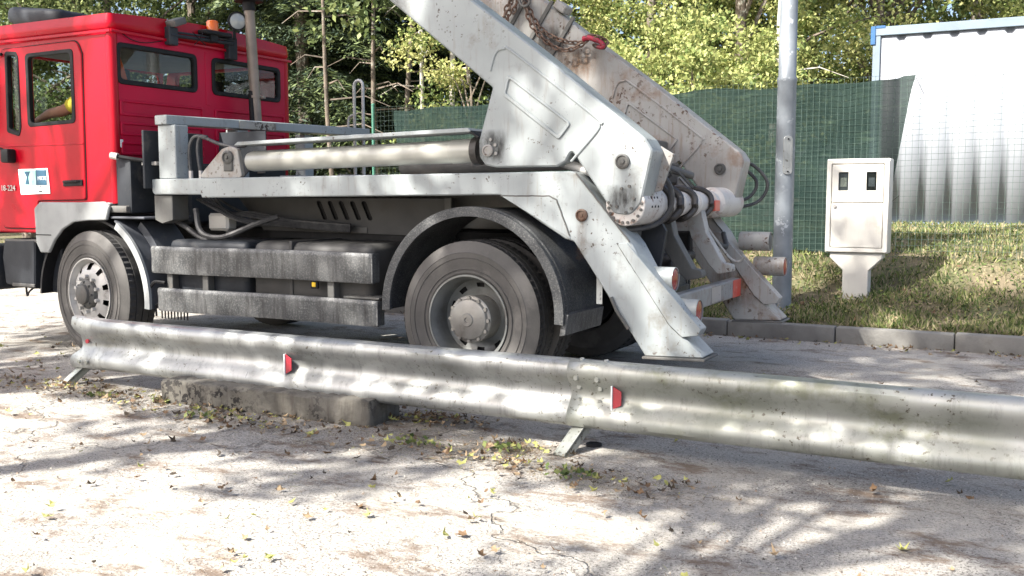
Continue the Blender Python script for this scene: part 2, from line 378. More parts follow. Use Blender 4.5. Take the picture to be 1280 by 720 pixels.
# ================================================================== LEAF MESHES
def quads_mesh(name, P, U, V, mats, mi):
    """P centres, U,V half axes: one pointed leaf (diamond) per entry"""
    n = len(P); co = np.empty((n, 4, 3), 'f')
    co[:, 0] = P-U; co[:, 1] = P-V*.9+U*.1; co[:, 2] = P+U; co[:, 3] = P+V*.9+U*.1
    me = bpy.data.meshes.new(name)
    me.vertices.add(n*4); me.vertices.foreach_set('co', co.ravel())
    me.loops.add(n*4); me.loops.foreach_set('vertex_index', np.arange(n*4, dtype='i'))
    me.polygons.add(n); me.polygons.foreach_set('loop_start', np.arange(0, n*4, 4, dtype='i'))
    me.polygons.foreach_set('loop_total', np.full(n, 4, 'i'))
    for m in mats: me.materials.append(m)
    me.polygons.foreach_set('material_index', mi.astype('i')); me.update(); me.validate()
    return me
def rdir(n):
    d = np.random.normal(size=(n, 3)); return d/np.linalg.norm(d, axis=1)[:, None]
def leafset(P, size, up=.3, asp=.7):
    n = len(P); a = rdir(n); nn = rdir(n)+np.array([0, -.2, up]); nn /= np.linalg.norm(nn, axis=1)[:, None]
    U = np.cross(a, nn); U /= np.linalg.norm(U, axis=1)[:, None]; V = np.cross(nn, U)
    s = size*np.random.uniform(.6, 1.3, n)[:, None]
    return U*s, V*s*asp
def crown_broad(name, h0, h1, rad, nclump, per, size, mats, w, clump=.55):
    """broadleaf crown: irregular clumps of leaves spread through an egg-shaped volume, gaps between"""
    Ps = []; M_ = []; cs = []
    for k in range(nclump):
        t = random.random()**.8; z = h0+(h1-h0)*t
        rr = rad*(.55+.55*math.sin(math.pi*(.12+.80*t)))*math.sqrt(random.uniform(.12, 1))
        a = random.uniform(0, 2*math.pi); c = np.array([rr*math.cos(a), rr*math.sin(a), z]); cs.append(c)
        n = int(per*random.uniform(.5, 1.5)); sc = clump*random.uniform(.6, 1.35)
        d = rdir(n)*(np.random.uniform(0, 1, n)**.45)[:, None]*np.array([sc, sc, sc*.62])
        Ps.append(c+d)
        M_.append(np.random.choice(len(mats), n, p=np.roll(w, 0)) if random.random() < .5 else np.where(np.random.rand(n) < .65, random.choices(range(len(mats)), w)[0], np.random.choice(len(mats), n, p=w)))
    P = np.concatenate(Ps); U, V = leafset(P, size)
    return quads_mesh(name, P, U, V, mats, np.concatenate(M_)), cs
def crown_fir(name, h0, h1, rad, mats, w, nb=150, per=75, size=.04):
    Ps = []; Us = []; Vs = []; Ms = []
    for k in range(nb):
        t = k/nb; z = h0+(h1-h0)*t+random.uniform(-.1, .1); ln = rad*(1-t)**.75*random.uniform(.65, 1.1)+.25
        a = random.uniform(0, 2*math.pi); d = np.array([math.cos(a), math.sin(a), 0]); s = np.array([-d[1], d[0], 0])
        n = int(per*(.35+ln/rad)); q = np.random.uniform(.08, 1, n)**.8
        side = np.random.uniform(-1, 1, n)*.42*ln*(1-q*.75)
        P = np.outer(q*ln, d)+np.outer(side, s); P[:, 2] = z+.18*ln*q-.42*ln*q**2-np.abs(side)*.35-np.random.uniform(0, .12, n)
        U = np.outer(np.full(n, .6), d)+np.outer(np.sign(side)*.8, s)+np.random.normal(0, .25, (n, 3)); U[:, 2] -= .35
        U /= np.linalg.norm(U, axis=1)[:, None]; V = np.cross(U, np.array([0, 0, 1])+np.random.normal(0, .45, (n, 3))); V /= np.linalg.norm(V, axis=1)[:, None]
        sc = size*np.random.uniform(.7, 1.5, n)[:, None]
        Ps.append(P); Us.append(U*sc*1.5); Vs.append(V*sc*.42)
        tip = q > .72
        Ms.append(np.where(tip & (np.random.rand(n) < .5), 2, np.random.choice(len(mats), n, p=w)))
    return quads_mesh(name, np.concatenate(Ps), np.concatenate(Us), np.concatenate(Vs), mats, np.concatenate(Ms))
def trunk_bm(h, r, limbs=(), lean=.2, nb=0):
    bm = B(); pts = []; lx, ly = random.uniform(-lean, lean), random.uniform(-lean, lean)
    for i in range(9):
        t = i/8; pts.append((lx*t*t+.05*math.sin(t*7+r*50), ly*t*t+.05*math.cos(t*6), -.3+(h+.3)*t))
    tube(bm, pts, r, 10, taper=.25)
    for c in limbs:
        z0 = min(h*.92, max(h*.25, c[2]*random.uniform(.55, .8))); t = (z0+.3)/(h+.3)
        b0 = Vector((lx*t*t, ly*t*t, z0)); e = Vector(c)
        tube(bm, [b0, b0.lerp(e, .5)+Vector((0, 0, .25)), e], r*.32, 5, curve=3, taper=.25)
    for i in range(nb):   # dead twigs and bare boughs
        z0 = random.uniform(.8, h*.95); a = random.uniform(0, 6.28); l = random.uniform(.3, 1.1); t = (z0+.3)/(h+.3)
        b0 = Vector((lx*t*t, ly*t*t, z0)); tube(bm, [b0, b0+Vector((math.cos(a)*l*.6, math.sin(a)*l*.6, .05)), b0+Vector((math.cos(a)*l, math.sin(a)*l, -.12))], .018, 4, taper=.3)
    return bm
def make_tree(kind, name, label, cat, x, y, group=None, bark='bark', **k):
    z = gh(x, y) if y > 3.8 else 0
    t = thing(name, label, cat, (x, y, z-.05), group)
    if kind == 'fir':
        me = crown_fir('crown', k['h0'], k['h1'], k['rad'], LM['dark'], [.36, .34, .12, .18], k.get('nb', 150), k.get('per', 75))
        tb = trunk_bm(k['h1']*.97, k.get('tr', .16), nb=22)
    else:
        me, cs = crown_broad('crown', k['h0'], k['h1'], k['rad'], k.get('nc', 90), k.get('per', 120), k.get('size', .06), LM[kind], k.get('w', [.4, .3, .2, .1]), k.get('clump', .55))
        tb = trunk_bm(k['h1']*.85, k.get('tr', .15), random.sample(cs, min(len(cs), 22)))
    obj('trunk', tb, M[bark], t, WL[t.name])
    c = link('crown', me, t, WL[t.name])
    return t
def copy_tree_at(src, x, y, label, rot, sc=1., group=None):
    z = (gh(x, y) if y > 3.8 else 0)-.05
    c = src.copy(); C.objects.link(c); c.location = (x, y, z); c.rotation_euler = (0, 0, rot); c.scale = (sc, sc, sc)
    WL[c.name] = Vector((x, y, z)); c['label'] = label
    if group: c['group'] = group
    for ch in list(src.children):
        d = ch.copy(); C.objects.link(d); d.parent = c
    return c

# ------------------------------------------------------------------ the wood behind the fence
GRP = 'trees of the wood behind the fence'
# camera at (3.31,-5.60); P(px, depth) gives a spot on the ground seen at that column
def spot(px, dep):
    f = Vector((-math.sin(R(28)), math.cos(R(28)))); r = Vector((math.cos(R(28)), math.sin(R(28))))
    p = Vector((3.31, -5.60))+f*dep+r*dep*(px-640)/1240
    return p.x, p.y
BW = [.40, .30, .16, .14]
m1 = make_tree('bright', 'maple_tree', 'sunlit yellow-green maple directly behind the grey lamp pole', 'tree', *spot(925, 17.5), GRP, h0=.9, h1=8.5, rad=2.3, nc=140, per=380, size=.038, w=BW)
m2 = make_tree('bright', 'maple_tree', 'yellow-green maple rising above the left end of the white container', 'tree', *spot(1090, 19.5), GRP, h0=1.2, h1=9, rad=2.6, nc=145, per=390, size=.041, w=[.45, .28, .12, .15])
m3 = make_tree('green', 'beech_tree', 'mid-green leafy tree above the back window of the red cab', 'tree', *spot(150, 20), GRP, h0=1.2, h1=9, rad=2.6, nc=145, per=370, size=.038, w=[.35, .25, .28, .12])
f1 = make_tree('fir', 'fir_tree', 'dark fir just right of the truck exhaust pipe', 'tree', *spot(385, 19), GRP, h0=.8, h1=11.5, rad=2.6, nb=280, per=320)
f2 = make_tree('fir', 'fir_tree', 'dark fir behind the hooped ladder handrail', 'tree', *spot(465, 21), GRP, h0=2.2, h1=13, rad=2.7, nb=270, per=310)
def cp(src, px, dep, label, sc=1., rot=None):
    x, y = spot(px, dep); return copy_tree_at(src, x, y, label, rot if rot is not None else random.uniform(0, 6), sc, GRP)
cp(m1, 815, 20, 'yellow-green maple in the gap above the far lifting arm', 1.05)
cp(m1, 1215, 20.5, 'yellow-green maple above the middle of the white container', 1.12)
cp(m2, 735, 23, 'yellow-green maple seen over the chain on the far lifting arm', .95)
cp(m2, 1010, 22.5, 'tall yellow-green maple just right of the lamp pole top', 1.05)
cp(m2, 1330, 23, 'yellow-green maple at the right edge of the photo', 1.1)
cp(m3, 40, 19, 'light green leafy tree above the cab side windows, leftmost of the wood', 1.0)
cp(m3, 250, 23, 'light green leafy tree behind the cab work light', 1.1)
cp(m3, -60, 24, 'leafy tree seen through the open cab door window', 1.1)
cp(f1, 320, 24, 'dark fir behind the exhaust pipe, deeper in the wood', 1.0)
cp(f2, 545, 24, 'dark fir with drooping boughs left of the near lifting arm', 1.0)
cp(f1, 600, 27, 'dark fir behind the upper part of the near lifting arm', 1.1)
cp(f2, 420, 26, 'dark fir in the deep shade between the exhaust and the handrail', 1.1)
cp(f1, 880, 26, 'dark fir in the shade behind the sunlit maples', 1.0)
# bare young trunks
def bare(px, dep, h, r, label, bark='bark'):
    x, y = spot(px, dep); t = thing('young_tree', label, 'tree', (x, y, gh(x, y)), 'slim bare trunks at the edge of the wood')
    obj('trunk', trunk_bm(h, r, nb=16, lean=.5), M[bark], t, WL[t.name])
    P = []; 
    for i in range(12):
        c = np.array([random.uniform(-.5, .5), random.uniform(-.5, .5), random.uniform(h*.55, h)])
        P.append(c+rdir(50)*np.random.uniform(0, 1, (50, 1))**.5*.45)
    P = np.concatenate(P); U, V = leafset(P, .06)
    me = quads_mesh('crown', P, U, V, LM['green'], np.random.choice(4, len(P), p=[.4, .2, .25, .15])); link('crown', me, t, WL[t.name])
bare(420, 16.5, 6.5, .05, 'slim grey trunk left of the hooped handrail')
bare(474, 17, 7, .055, 'slim grey trunk beside the first green fence post')
bare(509, 18, 8, .06, 'slim trunk above the left end of the green cloth')
bare(535, 17, 7, .05, 'slim pale trunk left of the near lifting arm', 'bark_pale')
bare(568, 17.5, 7.5, .07, 'palest slim trunk, closest to the near lifting arm', 'bark_pale')
bare(964, 15.5, 7, .085, 'pale birch trunk just left of the lamp pole', 'bark_pale')
# bright low branches in front of the firs
bush = thing('bush', 'sunlit yellow-green bush above the green cloth beside the near arm', 'bush', (*spot(590, 15.5), gh(*spot(590, 15.5))))
me, cs = crown_broad('foliage', .5, 3.4, 1.1, 38, 260, .034, LM['bright'], BW, .42); link('foliage', me, bush, WL[bush.name])
obj('stem', trunk_bm(2.6, .05, random.sample(cs, 10)), M['bark'], bush, WL[bush.name])
bush2 = thing('bush', 'sunlit yellow-green bush rising over the fence left of the lamp pole', 'bush', (*spot(865, 14.8), gh(*spot(865, 14.8))))
me, cs = crown_broad('foliage', .5, 2.9, 1.5, 50, 270, .036, LM['bright'], [.5, .25, .1, .15], .45); link('foliage', me, bush2, WL[bush2.name])
obj('stem', trunk_bm(2.2, .05, random.sample(cs, 10)), M['bark'], bush2, WL[bush2.name])
# far wood: one mass
Ps = []; Ms = []
for k in range(760):
    px = random.uniform(-420, 1750); dep = random.uniform(27, 36); x, y = spot(px, dep); z = random.uniform(.5, 14)
    n = 60; Ps.append(np.array([x, y, z])+rdir(n)*(np.random.uniform(0, 1, n)**.4)[:, None]*np.array([1.3, 1.3, .9]))
    Ms.append(np.random.choice(4, n, p=[.3, .4, .12, .18]))
P = np.concatenate(Ps); U, V = leafset(P, .16)
o = link('distant_wood', quads_mesh('distant_wood', P, U, V, LM['green'][:2]+[LM['bright'][1]]+[LM['dark'][1]], np.concatenate(Ms)))
tag(o, 'dense dark wood filling the background behind the single trees', 'wood', kind='stuff')

# ------------------------------------------------------------------ shade trees beside the yard, behind the photographer
SG = 'roadside trees behind the photographer'
s1 = make_tree('green', 'roadside_tree', 'leafy tree behind the photographer that dapples the truck cab', 'tree', -7.0, -6.5, SG, h0=6.5, h1=13.2, rad=2.2, nc=120, per=100, size=.085, clump=.5)
copy_tree_at(s1, -3.3, -6.6, 'leafy tree behind the photographer that dapples the middle of the truck', 1.3, 1., SG)
copy_tree_at(s1, -.1, -7.0, 'leafy tree behind the photographer that dapples the tail of the truck', 3.9, .88, SG)

# ------------------------------------------------------------------ grass, litter, weeds
def scatter_blades(n, fx, size, mats, w, name, label, cat, lean=.5):
    Ps = []; Us = []; Vs = []
    P = np.array([fx() for _ in range(n)]); n = len(P)
    h = size*np.random.uniform(.5, 1.5, n)
    D = np.random.normal(0, lean, (n, 3)); D[:, 2] = 1; D /= np.linalg.norm(D, axis=1)[:, None]
    S_ = np.cross(D, rdir(n)); S_ /= np.linalg.norm(S_, axis=1)[:, None]
    U = D*(h/2)[:, None]; V = S_*.0045*np.random.uniform(.7, 2, n)[:, None]
    me = quads_mesh(name, P+U*.9, U, V, mats, np.random.choice(len(mats), n, p=w))
    o = link(name, me); tag(o, label, cat, kind='stuff'); return o
def gspot():
    while 1:
        x = random.uniform(-3.5, 5.2); y = 3.9+(random.random()**1.5)*6
        if y > 9.15 and x > 1: continue
        if math.sin(x*3.1+y*2)*math.sin(y*3.7-x)+.5*math.sin(x*7.3-y*5) < -.25 and random.random() < .8 and y < 7: continue
        return (x, y, gh(x, y))
scatter_blades(62000, gspot, .075, LM['grass'], [.26, .24, .34, .16], 'grass', 'short patchy green grass on the bank behind the kerb', 'grass', .55)
def strawspot():
    x = random.uniform(-3.5, 5.2); y = 3.9+(random.random()**1.3)*1.2; return (x, y, gh(x, y))
scatter_blades(13000, strawspot, .06, LM['grass'], [.1, .1, .7, .1], 'dry_grass', 'dry straw-coloured clippings on the verge along the kerb', 'grass', 2.5)
def leftspot():
    x = random.uniform(-16, -4); y = 3.9+random.random()*9; return (x, y, gh(x, y))
scatter_blades(16000, leftspot, .10, LM['grass'], [.2, .6, .15, .05], 'meadow_grass', 'bright green meadow grass seen under the front of the cab', 'grass', .5)
# broad weeds in the bank
n = 9000; P = np.array([(x, y, gh(x, y)+random.uniform(.0, .06)) for x, y in ((random.uniform(-3, 5.2), random.uniform(4.3, 9)) for _ in range(n))])
U, V = leafset(P, .022, 1.2); o = link('ground_cover', quads_mesh('ground_cover', P, U, V, LM['grass'], np.random.choice(4, n, p=[.4, .25, .1, .25])))
tag(o, 'low broad-leaved weeds growing among the grass on the bank', 'weeds', kind='stuff')

def leaf_litter():
    cl = [  # x, y, sx, sy, n   clusters on the asphalt
        (-2.9, -1.0, .35, .12, 130), (-2.3, -1.05, .35, .10, 110), (-1.4, -1.15, .4, .12, 120), (-.7, -1.25, .35, .1, 90), (-1.0, -1.0, .6, .05, 80),
        (.15, -.65, .18, .09, 150), (.2, -1.2, .25, .12, 40), (1.0, -1.25, .35, .07, 90), (1.6, -1.35, .3, .09, 60), (.9, -.98, .12, .05, 40),
        (-1.0, -2.0, 1.2, .5, 60), (1.2, -2.2, 1.0, .5, 55), (.0, -3.0, 1.4, .5, 40), (0, 3.62, 4., .05, 200), (2.6, 3.5, 1.2, .12, 90), (-4.5, .0, .8, .5, 60), (-3.6, -.6, .5, .3, 60), (2.2, .5, 1.0, 1.2, 60)]
    P = []; 
    for x, y, sx, sy, n in cl:
        for _ in range(n): P.append((random.gauss(x, sx), min(3.66, random.gauss(y, sy)), random.uniform(.006, .022)))
    for _ in range(520): P.append((random.uniform(-3, 4.5), 3.95+random.random()**1.4*2.4, 0))
    P = np.array([(x, y, z if y < 3.7 else gh(x, y)+.05) for x, y, z in P]); n = len(P)
    co = []; faces = []; mi = []
    for p in P:   # each leaf: five-lobed curled outline
        s = random.uniform(.012, .036); a0 = random.uniform(0, 6.28); tilt = Vector((random.gauss(0, .45), random.gauss(0, .45), 1)).normalized()
        q = tilt.to_track_quat('Z', 'Y'); b = len(co); k = 10
        for i in range(k):
            rr = s*(1 if i % 2 == 0 else .62)*random.uniform(.45, 1.15); a = a0+i*2*math.pi/k
            v = q @ Vector((rr*math.cos(a), rr*math.sin(a)*.8, (rr/s)**2*s*random.uniform(.1, .9))); co.append((p[0]+v.x, p[1]+v.y, p[2]+max(v.z, -.004)))
        faces.append(list(range(b, b+k))); mi.append(random.choices(range(4), [.32, .30, .22, .16])[0])
    me = bpy.data.meshes.new('fallen_leaves'); me.from_pydata(co, [], faces)
    for m in LM['litter']: me.materials.append(m)
    me.polygons.foreach_set('material_index', mi); me.update()
    tag(link('fallen_leaves', me), 'brown and yellow fallen leaves scattered on the asphalt and verge', 'leaves', kind='stuff')
    # needles and twigs
    n = 15000; P = []
    for _ in range(n):
        x, y, sx, sy, _n = random.choice(cl[:13]); P.append((random.gauss(x, sx*1.2), random.gauss(y, sy*1.5), .004))
    P = np.array(P); a = np.random.uniform(0, 6.28, n); l = np.random.uniform(.006, .034, n)
    U = np.stack([np.cos(a)*l, np.sin(a)*l, np.random.uniform(-.002, .004, n)], 1); V = np.stack([-np.sin(a), np.cos(a), a*0], 1)*.0014
    tag(link('needle_litter', quads_mesh('needle_litter', P, U, V, LM['litter'], np.random.choice(4, n, p=[.5, .2, .25, .05]))), 'fine brown needles and twigs strewn over the asphalt', 'litter', kind='stuff')
leaf_litter()
def grit():
    n = 26000; x = np.random.uniform(-4.2, 4.2, n); y = -4.6+4.5*np.random.rand(n)**1.1; r = .0016*(1+np.random.pareto(2.6, n)).clip(1, 4.5)
    base = np.array([[1, 0, -.4], [-.5, .87, -.4], [-.5, -.87, -.4], [0, 0, .9]], 'f'); a = np.random.uniform(0, 6.28, n)
    co = np.empty((n, 4, 3), 'f')
    for k in range(4):
        bx, by, bz_ = base[k]; co[:, k, 0] = x+r*(bx*np.cos(a)-by*np.sin(a)); co[:, k, 1] = y+r*(bx*np.sin(a)+by*np.cos(a))*.8; co[:, k, 2] = .001+r*bz_
    idx = (np.arange(n)[:, None, None]*4+np.array([[0, 1, 3], [1, 2, 3], [2, 0, 3]])[None]).reshape(-1)
    me = bpy.data.meshes.new('grit'); me.vertices.add(n*4); me.vertices.foreach_set('co', co.ravel()); me.loops.add(n*9); me.loops.foreach_set('vertex_index', idx.astype('i'))
    me.polygons.add(n*3); me.polygons.foreach_set('loop_start', np.arange(0, n*9, 3, dtype='i')); me.polygons.foreach_set('loop_total', np.full(n*3, 3, 'i'))
    for c in ((.45, .43, .38), (.22, .20, .18), (.07, .06, .05), (.30, .22, .16)): me.materials.append(plain('grit_stone', c, .9, bump=0))
    me.polygons.foreach_set('material_index', np.repeat(np.random.choice(4, n, p=[.35, .25, .25, .15]), 3).astype('i')); me.update(); me.validate()
    tag(link('grit', me), 'fine grit and small stones lying loose on the asphalt', 'grit', kind='stuff')
grit()
def weed(x, y, label, n=34, s=.05, w=(.3, .5, .1, .1)):
    P = np.array([(random.gauss(0, s), random.gauss(0, s*.6), random.uniform(.005, .035)) for _ in range(n)]); U, V = leafset(P, .017, .6)
    o = link('weed', quads_mesh('weed', P, U, V, LM['grass'], np.random.choice(4, n, p=w)), None, (x, y, 0)); tag(o, label, 'weed', 'weeds growing from the asphalt')
weed(-1.72, -1.02, 'yellow-green weed at the left foot of the concrete block', 60, .06)
weed(-2.2, -1.12, 'small weed among leaves left of the concrete block', 40, .05)
weed(-1.15, -1.22, 'low green weed in front of the concrete block', 40, .07)
weed(.38, -1.15, 'small light green weed in the middle of the foreground asphalt', 46, .06)
weed(.80, -1.05, 'low weed left of the slanted rail post', 40, .06)
weed(1.35, -1.32, 'tuft of weeds below the red reflector on the guardrail', 50, .07, (.4, .2, .1, .3))

# ================================================================== GUARDRAIL
gr = thing('guardrail', 'low galvanised guardrail with red reflectors in front of the truck', 'guardrail', (.3, -.8, 0))
# W-beam profile: (y, z); ridges face -Y
prof = [(-.755, .455), (-.775, .474), (-.812, .478), (-.852, .468), (-.872, .445), (-.876, .415), (-.866, .388), (-.835, .352), (-.812, .325), (-.806, .297), (-.812, .270), (-.835, .243), (-.866, .206), (-.876, .178), (-.872, .148), (-.852, .125), (-.812, .115), (-.775, .120), (-.755, .138)]
def beam(x0, x1, dx, dy, flat0=False):
    bm = B(); xs_ = [x0+(x1-x0)*i/max(1, int((x1-x0)/dx)) for i in range(int((x1-x0)/dx)+1)]
    rows = []
    for x in xs_:
        row = []
        t = max(0, min(1, (x-x0)/.38)) if flat0 else 1
        for i, (y, z) in enumerate(prof):
            wob = .0035*math.sin(x*2.1+z*9)+.0025*math.sin(x*5.3+z*20)
            yy = y if not flat0 else (-.80+(y+.80)*(.35+.65*t))
            zz = z if not flat0 else .296+(z-.296)*(1+.06*(1-t))
            xx = x
            if flat0 and x == x0: xx = x0+[.05, .03, .02, .0, .0, .0, .02, .07, .09, .10, .08, .05, -.02, -.04, -.04, -.03, -.02, -.0, .02][i]
            row.append(bm.verts.new((xx, yy+dy+wob, zz+.003*math.sin(x*.8))))
        rows.append(row)
    for a, b in zip(rows, rows[1:]):
        for i in range(len(prof)-1): bm.faces.new((a[i], b[i], b[i+1], a[i+1]))
    return bm
def solid(o, t):
    m = o.modifiers.new('thickness', 'SOLIDIFY'); m.thickness = t; m.offset = 0; return o
solid(obj('beam', beam(-2.82, 1.62, .08, 0, True), M['galv'], gr, recalc=False), .004)
solid(obj('beam', beam(1.13, 5.4, .08, -.007), M['galv_mossy'], gr, recalc=False), .004)
for x, d, lab in ((-2.80, -.16, None), (1.16, -.20, None), (3.9, -.2, None)):
    bm = B(); vs = box(bm, -.038, .038, -.010, .010, 0, .60, .003)
    box(bm, -.038, -.032, -.012, .04, 0, .60, .001); box(bm, .032, .038, -.012, .04, 0, .60, .001)
    rot = Matrix.Rotation(R(-62), 4, 'X') if 0 else Matrix.Rotation(R(40), 4, 'X')
    bmesh.ops.transform(bm, matrix=Matrix.Translation((x-.02, -.99 if x > 0 else -.93, -.01)) @ Matrix.Rotation(R(-16), 4, 'Z') @ Matrix.Rotation(R(-52), 4, 'X') , verts=bm.verts)
    obj('post', bm, M['galv_mossy'], gr)
for x, rx in ((-.80, 0), (1.40, 0)):
    bm = plate_bm([(x-.02, .358 if x > 0 else .362), (x+.028, .335), (x+.028, .262), (x-.02, .235)], [], -.852, -.846, 'y', .0015)
    o = obj('reflector', bm, M['lens_red'], gr); bm = B(); box(bm, x-.028, x-.020, -.86, -.80, .232, .362, .001); obj('mount', bm, M['paper'], o)
bm = B(); cyl(bm, (-2.66, -.835, .31), (-2.66, -.823, .31), .016, seg=14); obj('reflector', bm, M['lens_red'], gr)
for bx, bz, by in ((1.19, .476, -.82), (1.33, .476, -.82), (-2.72, .165, -.86), (-2.64, .165, -.862), (1.2, .30, -.813), (1.24, .27, -.815)):
    bm = B(); cyl(bm, (bx, by+.004, bz), (bx, by-.006 if bz < .4 else by, bz+(.012 if bz > .4 else 0)), .017, .012, 12); obj('bolt', bm, M['galv_mossy'], gr)
for k, (sx, sz, sy) in enumerate(((1.18, .335, -.826), (1.18, .262, -.826), (1.30, .335, -.826), (1.30, .262, -.826), (1.18, .205, -.868), (1.30, .205, -.868), (1.18, .39, -.872), (1.30, .39, -.872))):
    bm = B(); cyl(bm, (sx, sy, sz), (sx, sy-.010, sz), .016, .012, 14); obj('bolt', bm, M['galv_mossy'], gr)
# concrete block
bm = B(); box(bm, -1.72, -.11, -.95, -.60, -.06, .156, .022, 2)
bmesh.ops.subdivide_edges(bm, edges=[e for e in bm.edges if abs(e.verts[0].co.x-e.verts[1].co.x) > .5], cuts=40)
for v_ in bm.verts:
    v_.co.y += random.uniform(-.009, .006); v_.co.z += random.uniform(-.010, .003)
bmesh.ops.rotate(bm, verts=bm.verts, cent=(-.11, -.9, 0), matrix=Matrix.Rotation(R(3.2), 3, 'Z'))
tag(obj('concrete_block', bm, M['concrete']), 'long pitted concrete block lying under the guardrail', 'concrete block')
# sunken pipe cap in asphalt
bm = B(); lathe(bm, [(.001, .004), (.030, .004), (.032, .008), (.042, .009), (.045, -.01)], (1.22, -.72, 0), 'z', 20)
tag(obj('pipe_cap', bm, M['black']), 'small round metal cap sunk in the asphalt behind the slanted rail post', 'pipe cap')

# ================================================================== POLE, METER BOX, FENCE, CONTAINER
PX, PY = 1.03, 4.5; pz = gh(PX, PY)
lp = thing('lamp_pole', 'tall galvanised lamp pole with oval inspection cover behind the truck tail', 'lamp pole', (PX, PY, pz))
bm = B()
prof_l = [(.095, -.1), (.096, .0), (.094, 1.2), (.092, 2.24), (.098, 2.26), (.098, 2.29), (.086, 2.31), (.083, 4), (.055, 7.5)]
lathe(bm, [(.001, -.1)]+prof_l+[(.001, 7.5)], (PX, PY, pz), 'z', 32); obj('pole', bm, M['pole'], lp)
bm = B(); st = fillet([(-.045, 0), (.045, 0), (.045, .38), (-.045, .38)], .044, 8)
merge(bm, plate_bm([(p[0]+PX, p[1]+pz+1.34) for p in st], [], -.012, .006, 'y', .003))
Rz = Matrix.Rotation(R(28), 4, 'Z'); bmesh.ops.transform(bm, matrix=Matrix.Translation((PX, PY, 0)) @ Rz @ Matrix.Translation((-PX, -.092, 0)), verts=bm.verts)
cv = obj('inspection_cover', bm, M['galv'], lp)
for zz in (1.37, 1.69):
    bm = B(); cyl(bm, (0, 0, 0), (0, -.01, 0), .009, seg=8); bmesh.ops.transform(bm, matrix=Matrix.Translation((PX, PY, pz+zz)) @ Rz @ Matrix.Translation((0, -.103, 0)), verts=bm.verts); obj('screw', bm, M['black'], cv)
bm = B(); tube(bm, [(PX, PY, pz+7.4), (PX, PY-.3, pz+7.8), (PX, PY-1.2, pz+7.95)], .035, 10, curve=5); obj('arm', bm, M['pole'], lp)
bm = B(); box(bm, PX-.13, PX+.13, PY-1.8, PY-1.15, pz+7.88, pz+8.0, .04, 2); obj('lamp_head', bm, M['pole'], lp)

BX, BY = 1.67, 4.9; bz = gh(BX, BY)
mb = thing('meter_cabinet', 'white electricity meter cabinet on a flared pedestal right of the lamp pole', 'meter cabinet', (BX, BY, bz))
bm = B(); box(bm, BX-.305, BX+.305, BY, BY+.24, bz+.47, bz+1.42, .012, 2); body = obj('housing', bm, M['white'], mb)
bm = plate_bm(rrect(BX-.30, BX+.30, bz+.48, bz+1.41, .02), [rrect(BX-.255, BX+.255, bz+.52, bz+1.37, .015)], BY-.022, BY-.001, 'y', .004); obj('door_frame', bm, M['white'], mb)
h1 = rrect(BX-.185, BX-.090, bz+1.10, bz+1.285, .008); h2 = rrect(BX+.085, BX+.18, bz+1.10, bz+1.285, .008)
bm = plate_bm(rrect(BX-.247, BX+.247, bz+.985, bz+1.362, .012), [h1, h2], BY-.018, BY-.003, 'y', .003); d1 = obj('upper_door', bm, M['white'], mb)
bm = plate_bm(rrect(BX-.247, BX+.247, bz+.528, bz+.975, .012), [], BY-.018, BY-.003, 'y', .003); d2 = obj('lower_door', bm, M['white'], mb)
for a, mt in ((BX-.1375, M['interior']), (BX+.1325, M['black'])):
    bm = B(); box(bm, a-.05, a+.05, BY-.0025, BY-.0005, bz+1.095, bz+1.29, 0); obj('window_recess', bm, mt, d1)
    bm = B(); box(bm, a-.030, a+.030, BY-.0045, BY-.003, bz+1.14, bz+1.23, .0005); obj('meter_face', bm, M['badge'] if a < BX else M['interior'], d1)
    bm = B(); box(bm, a-.047, a+.047, BY-.008, BY-.005, bz+1.10, bz+1.285, 0); obj('window', bm, M['glass'], d1)
bm = B(); cyl(bm, (BX-.215, BY-.018, bz+.945), (BX-.215, BY-.032, bz+.945), .018, seg=16); obj('lock', bm, M['badge'], d2)
bm = plate_bm(fillet([(BX-.255, bz+.47), (BX-.255, bz+.42), (BX-.125, bz+.29), (BX-.125, bz-.15), (BX+.125, bz-.15), (BX+.125, bz+.29), (BX+.255, bz+.42), (BX+.255, bz+.47)], .012), [], BY+.01, BY+.22, 'y', .008); obj('pedestal', bm, M['white'], mb)

# fence
FY = 6.0
fn = thing('mesh_fence', 'green wire mesh fence running behind the lamp pole and meter cabinet', 'fence', (-.2, FY, .6))
def ftop(x): return 2.57+.011*(x+5)
for x in (-5.1, -1.9, .70, 4.95):
    z0 = gh(x, FY)-.1; bm = B(); cyl(bm, (x, FY+.03, z0), (x, FY+.03, ftop(x)+.03), .024, seg=14); lathe(bm, [(.027, 0), (.027, .02), (.001, .034)], (x, FY+.03, ftop(x)+.03), 'z', 14)
    obj('post', bm, M['post_green'], fn)
bm = B(); x = -5.08; i = 0
def wire(bm, p0, p1, r=.0019): cyl(bm, p0, p1, r, seg=3, caps=False)
while x < 5:
    z0 = gh(x, FY)+.0; wire(bm, (x, FY, z0), (x+random.uniform(-.004, .004), FY+random.uniform(-.006, .006), ftop(x))); x += .066
for k in range(31):
    pts = [(xx, FY+.008*math.sin(xx*2+k), ftop(xx)-k*.066+.006*math.sin(xx*3+k*1.3)+.003*math.sin(xx*9)) for xx in [-5.08+i*.36 for i in range(29)]]
    for a, b in zip(pts, pts[1:]):
        if a[2] > gh(a[0], FY)-.04: wire(bm, a, b, .0019)
obj('wire_mesh', bm, M['wire_grey'], fn)
bm = B()
nx, nz = 110, 14; rows = []
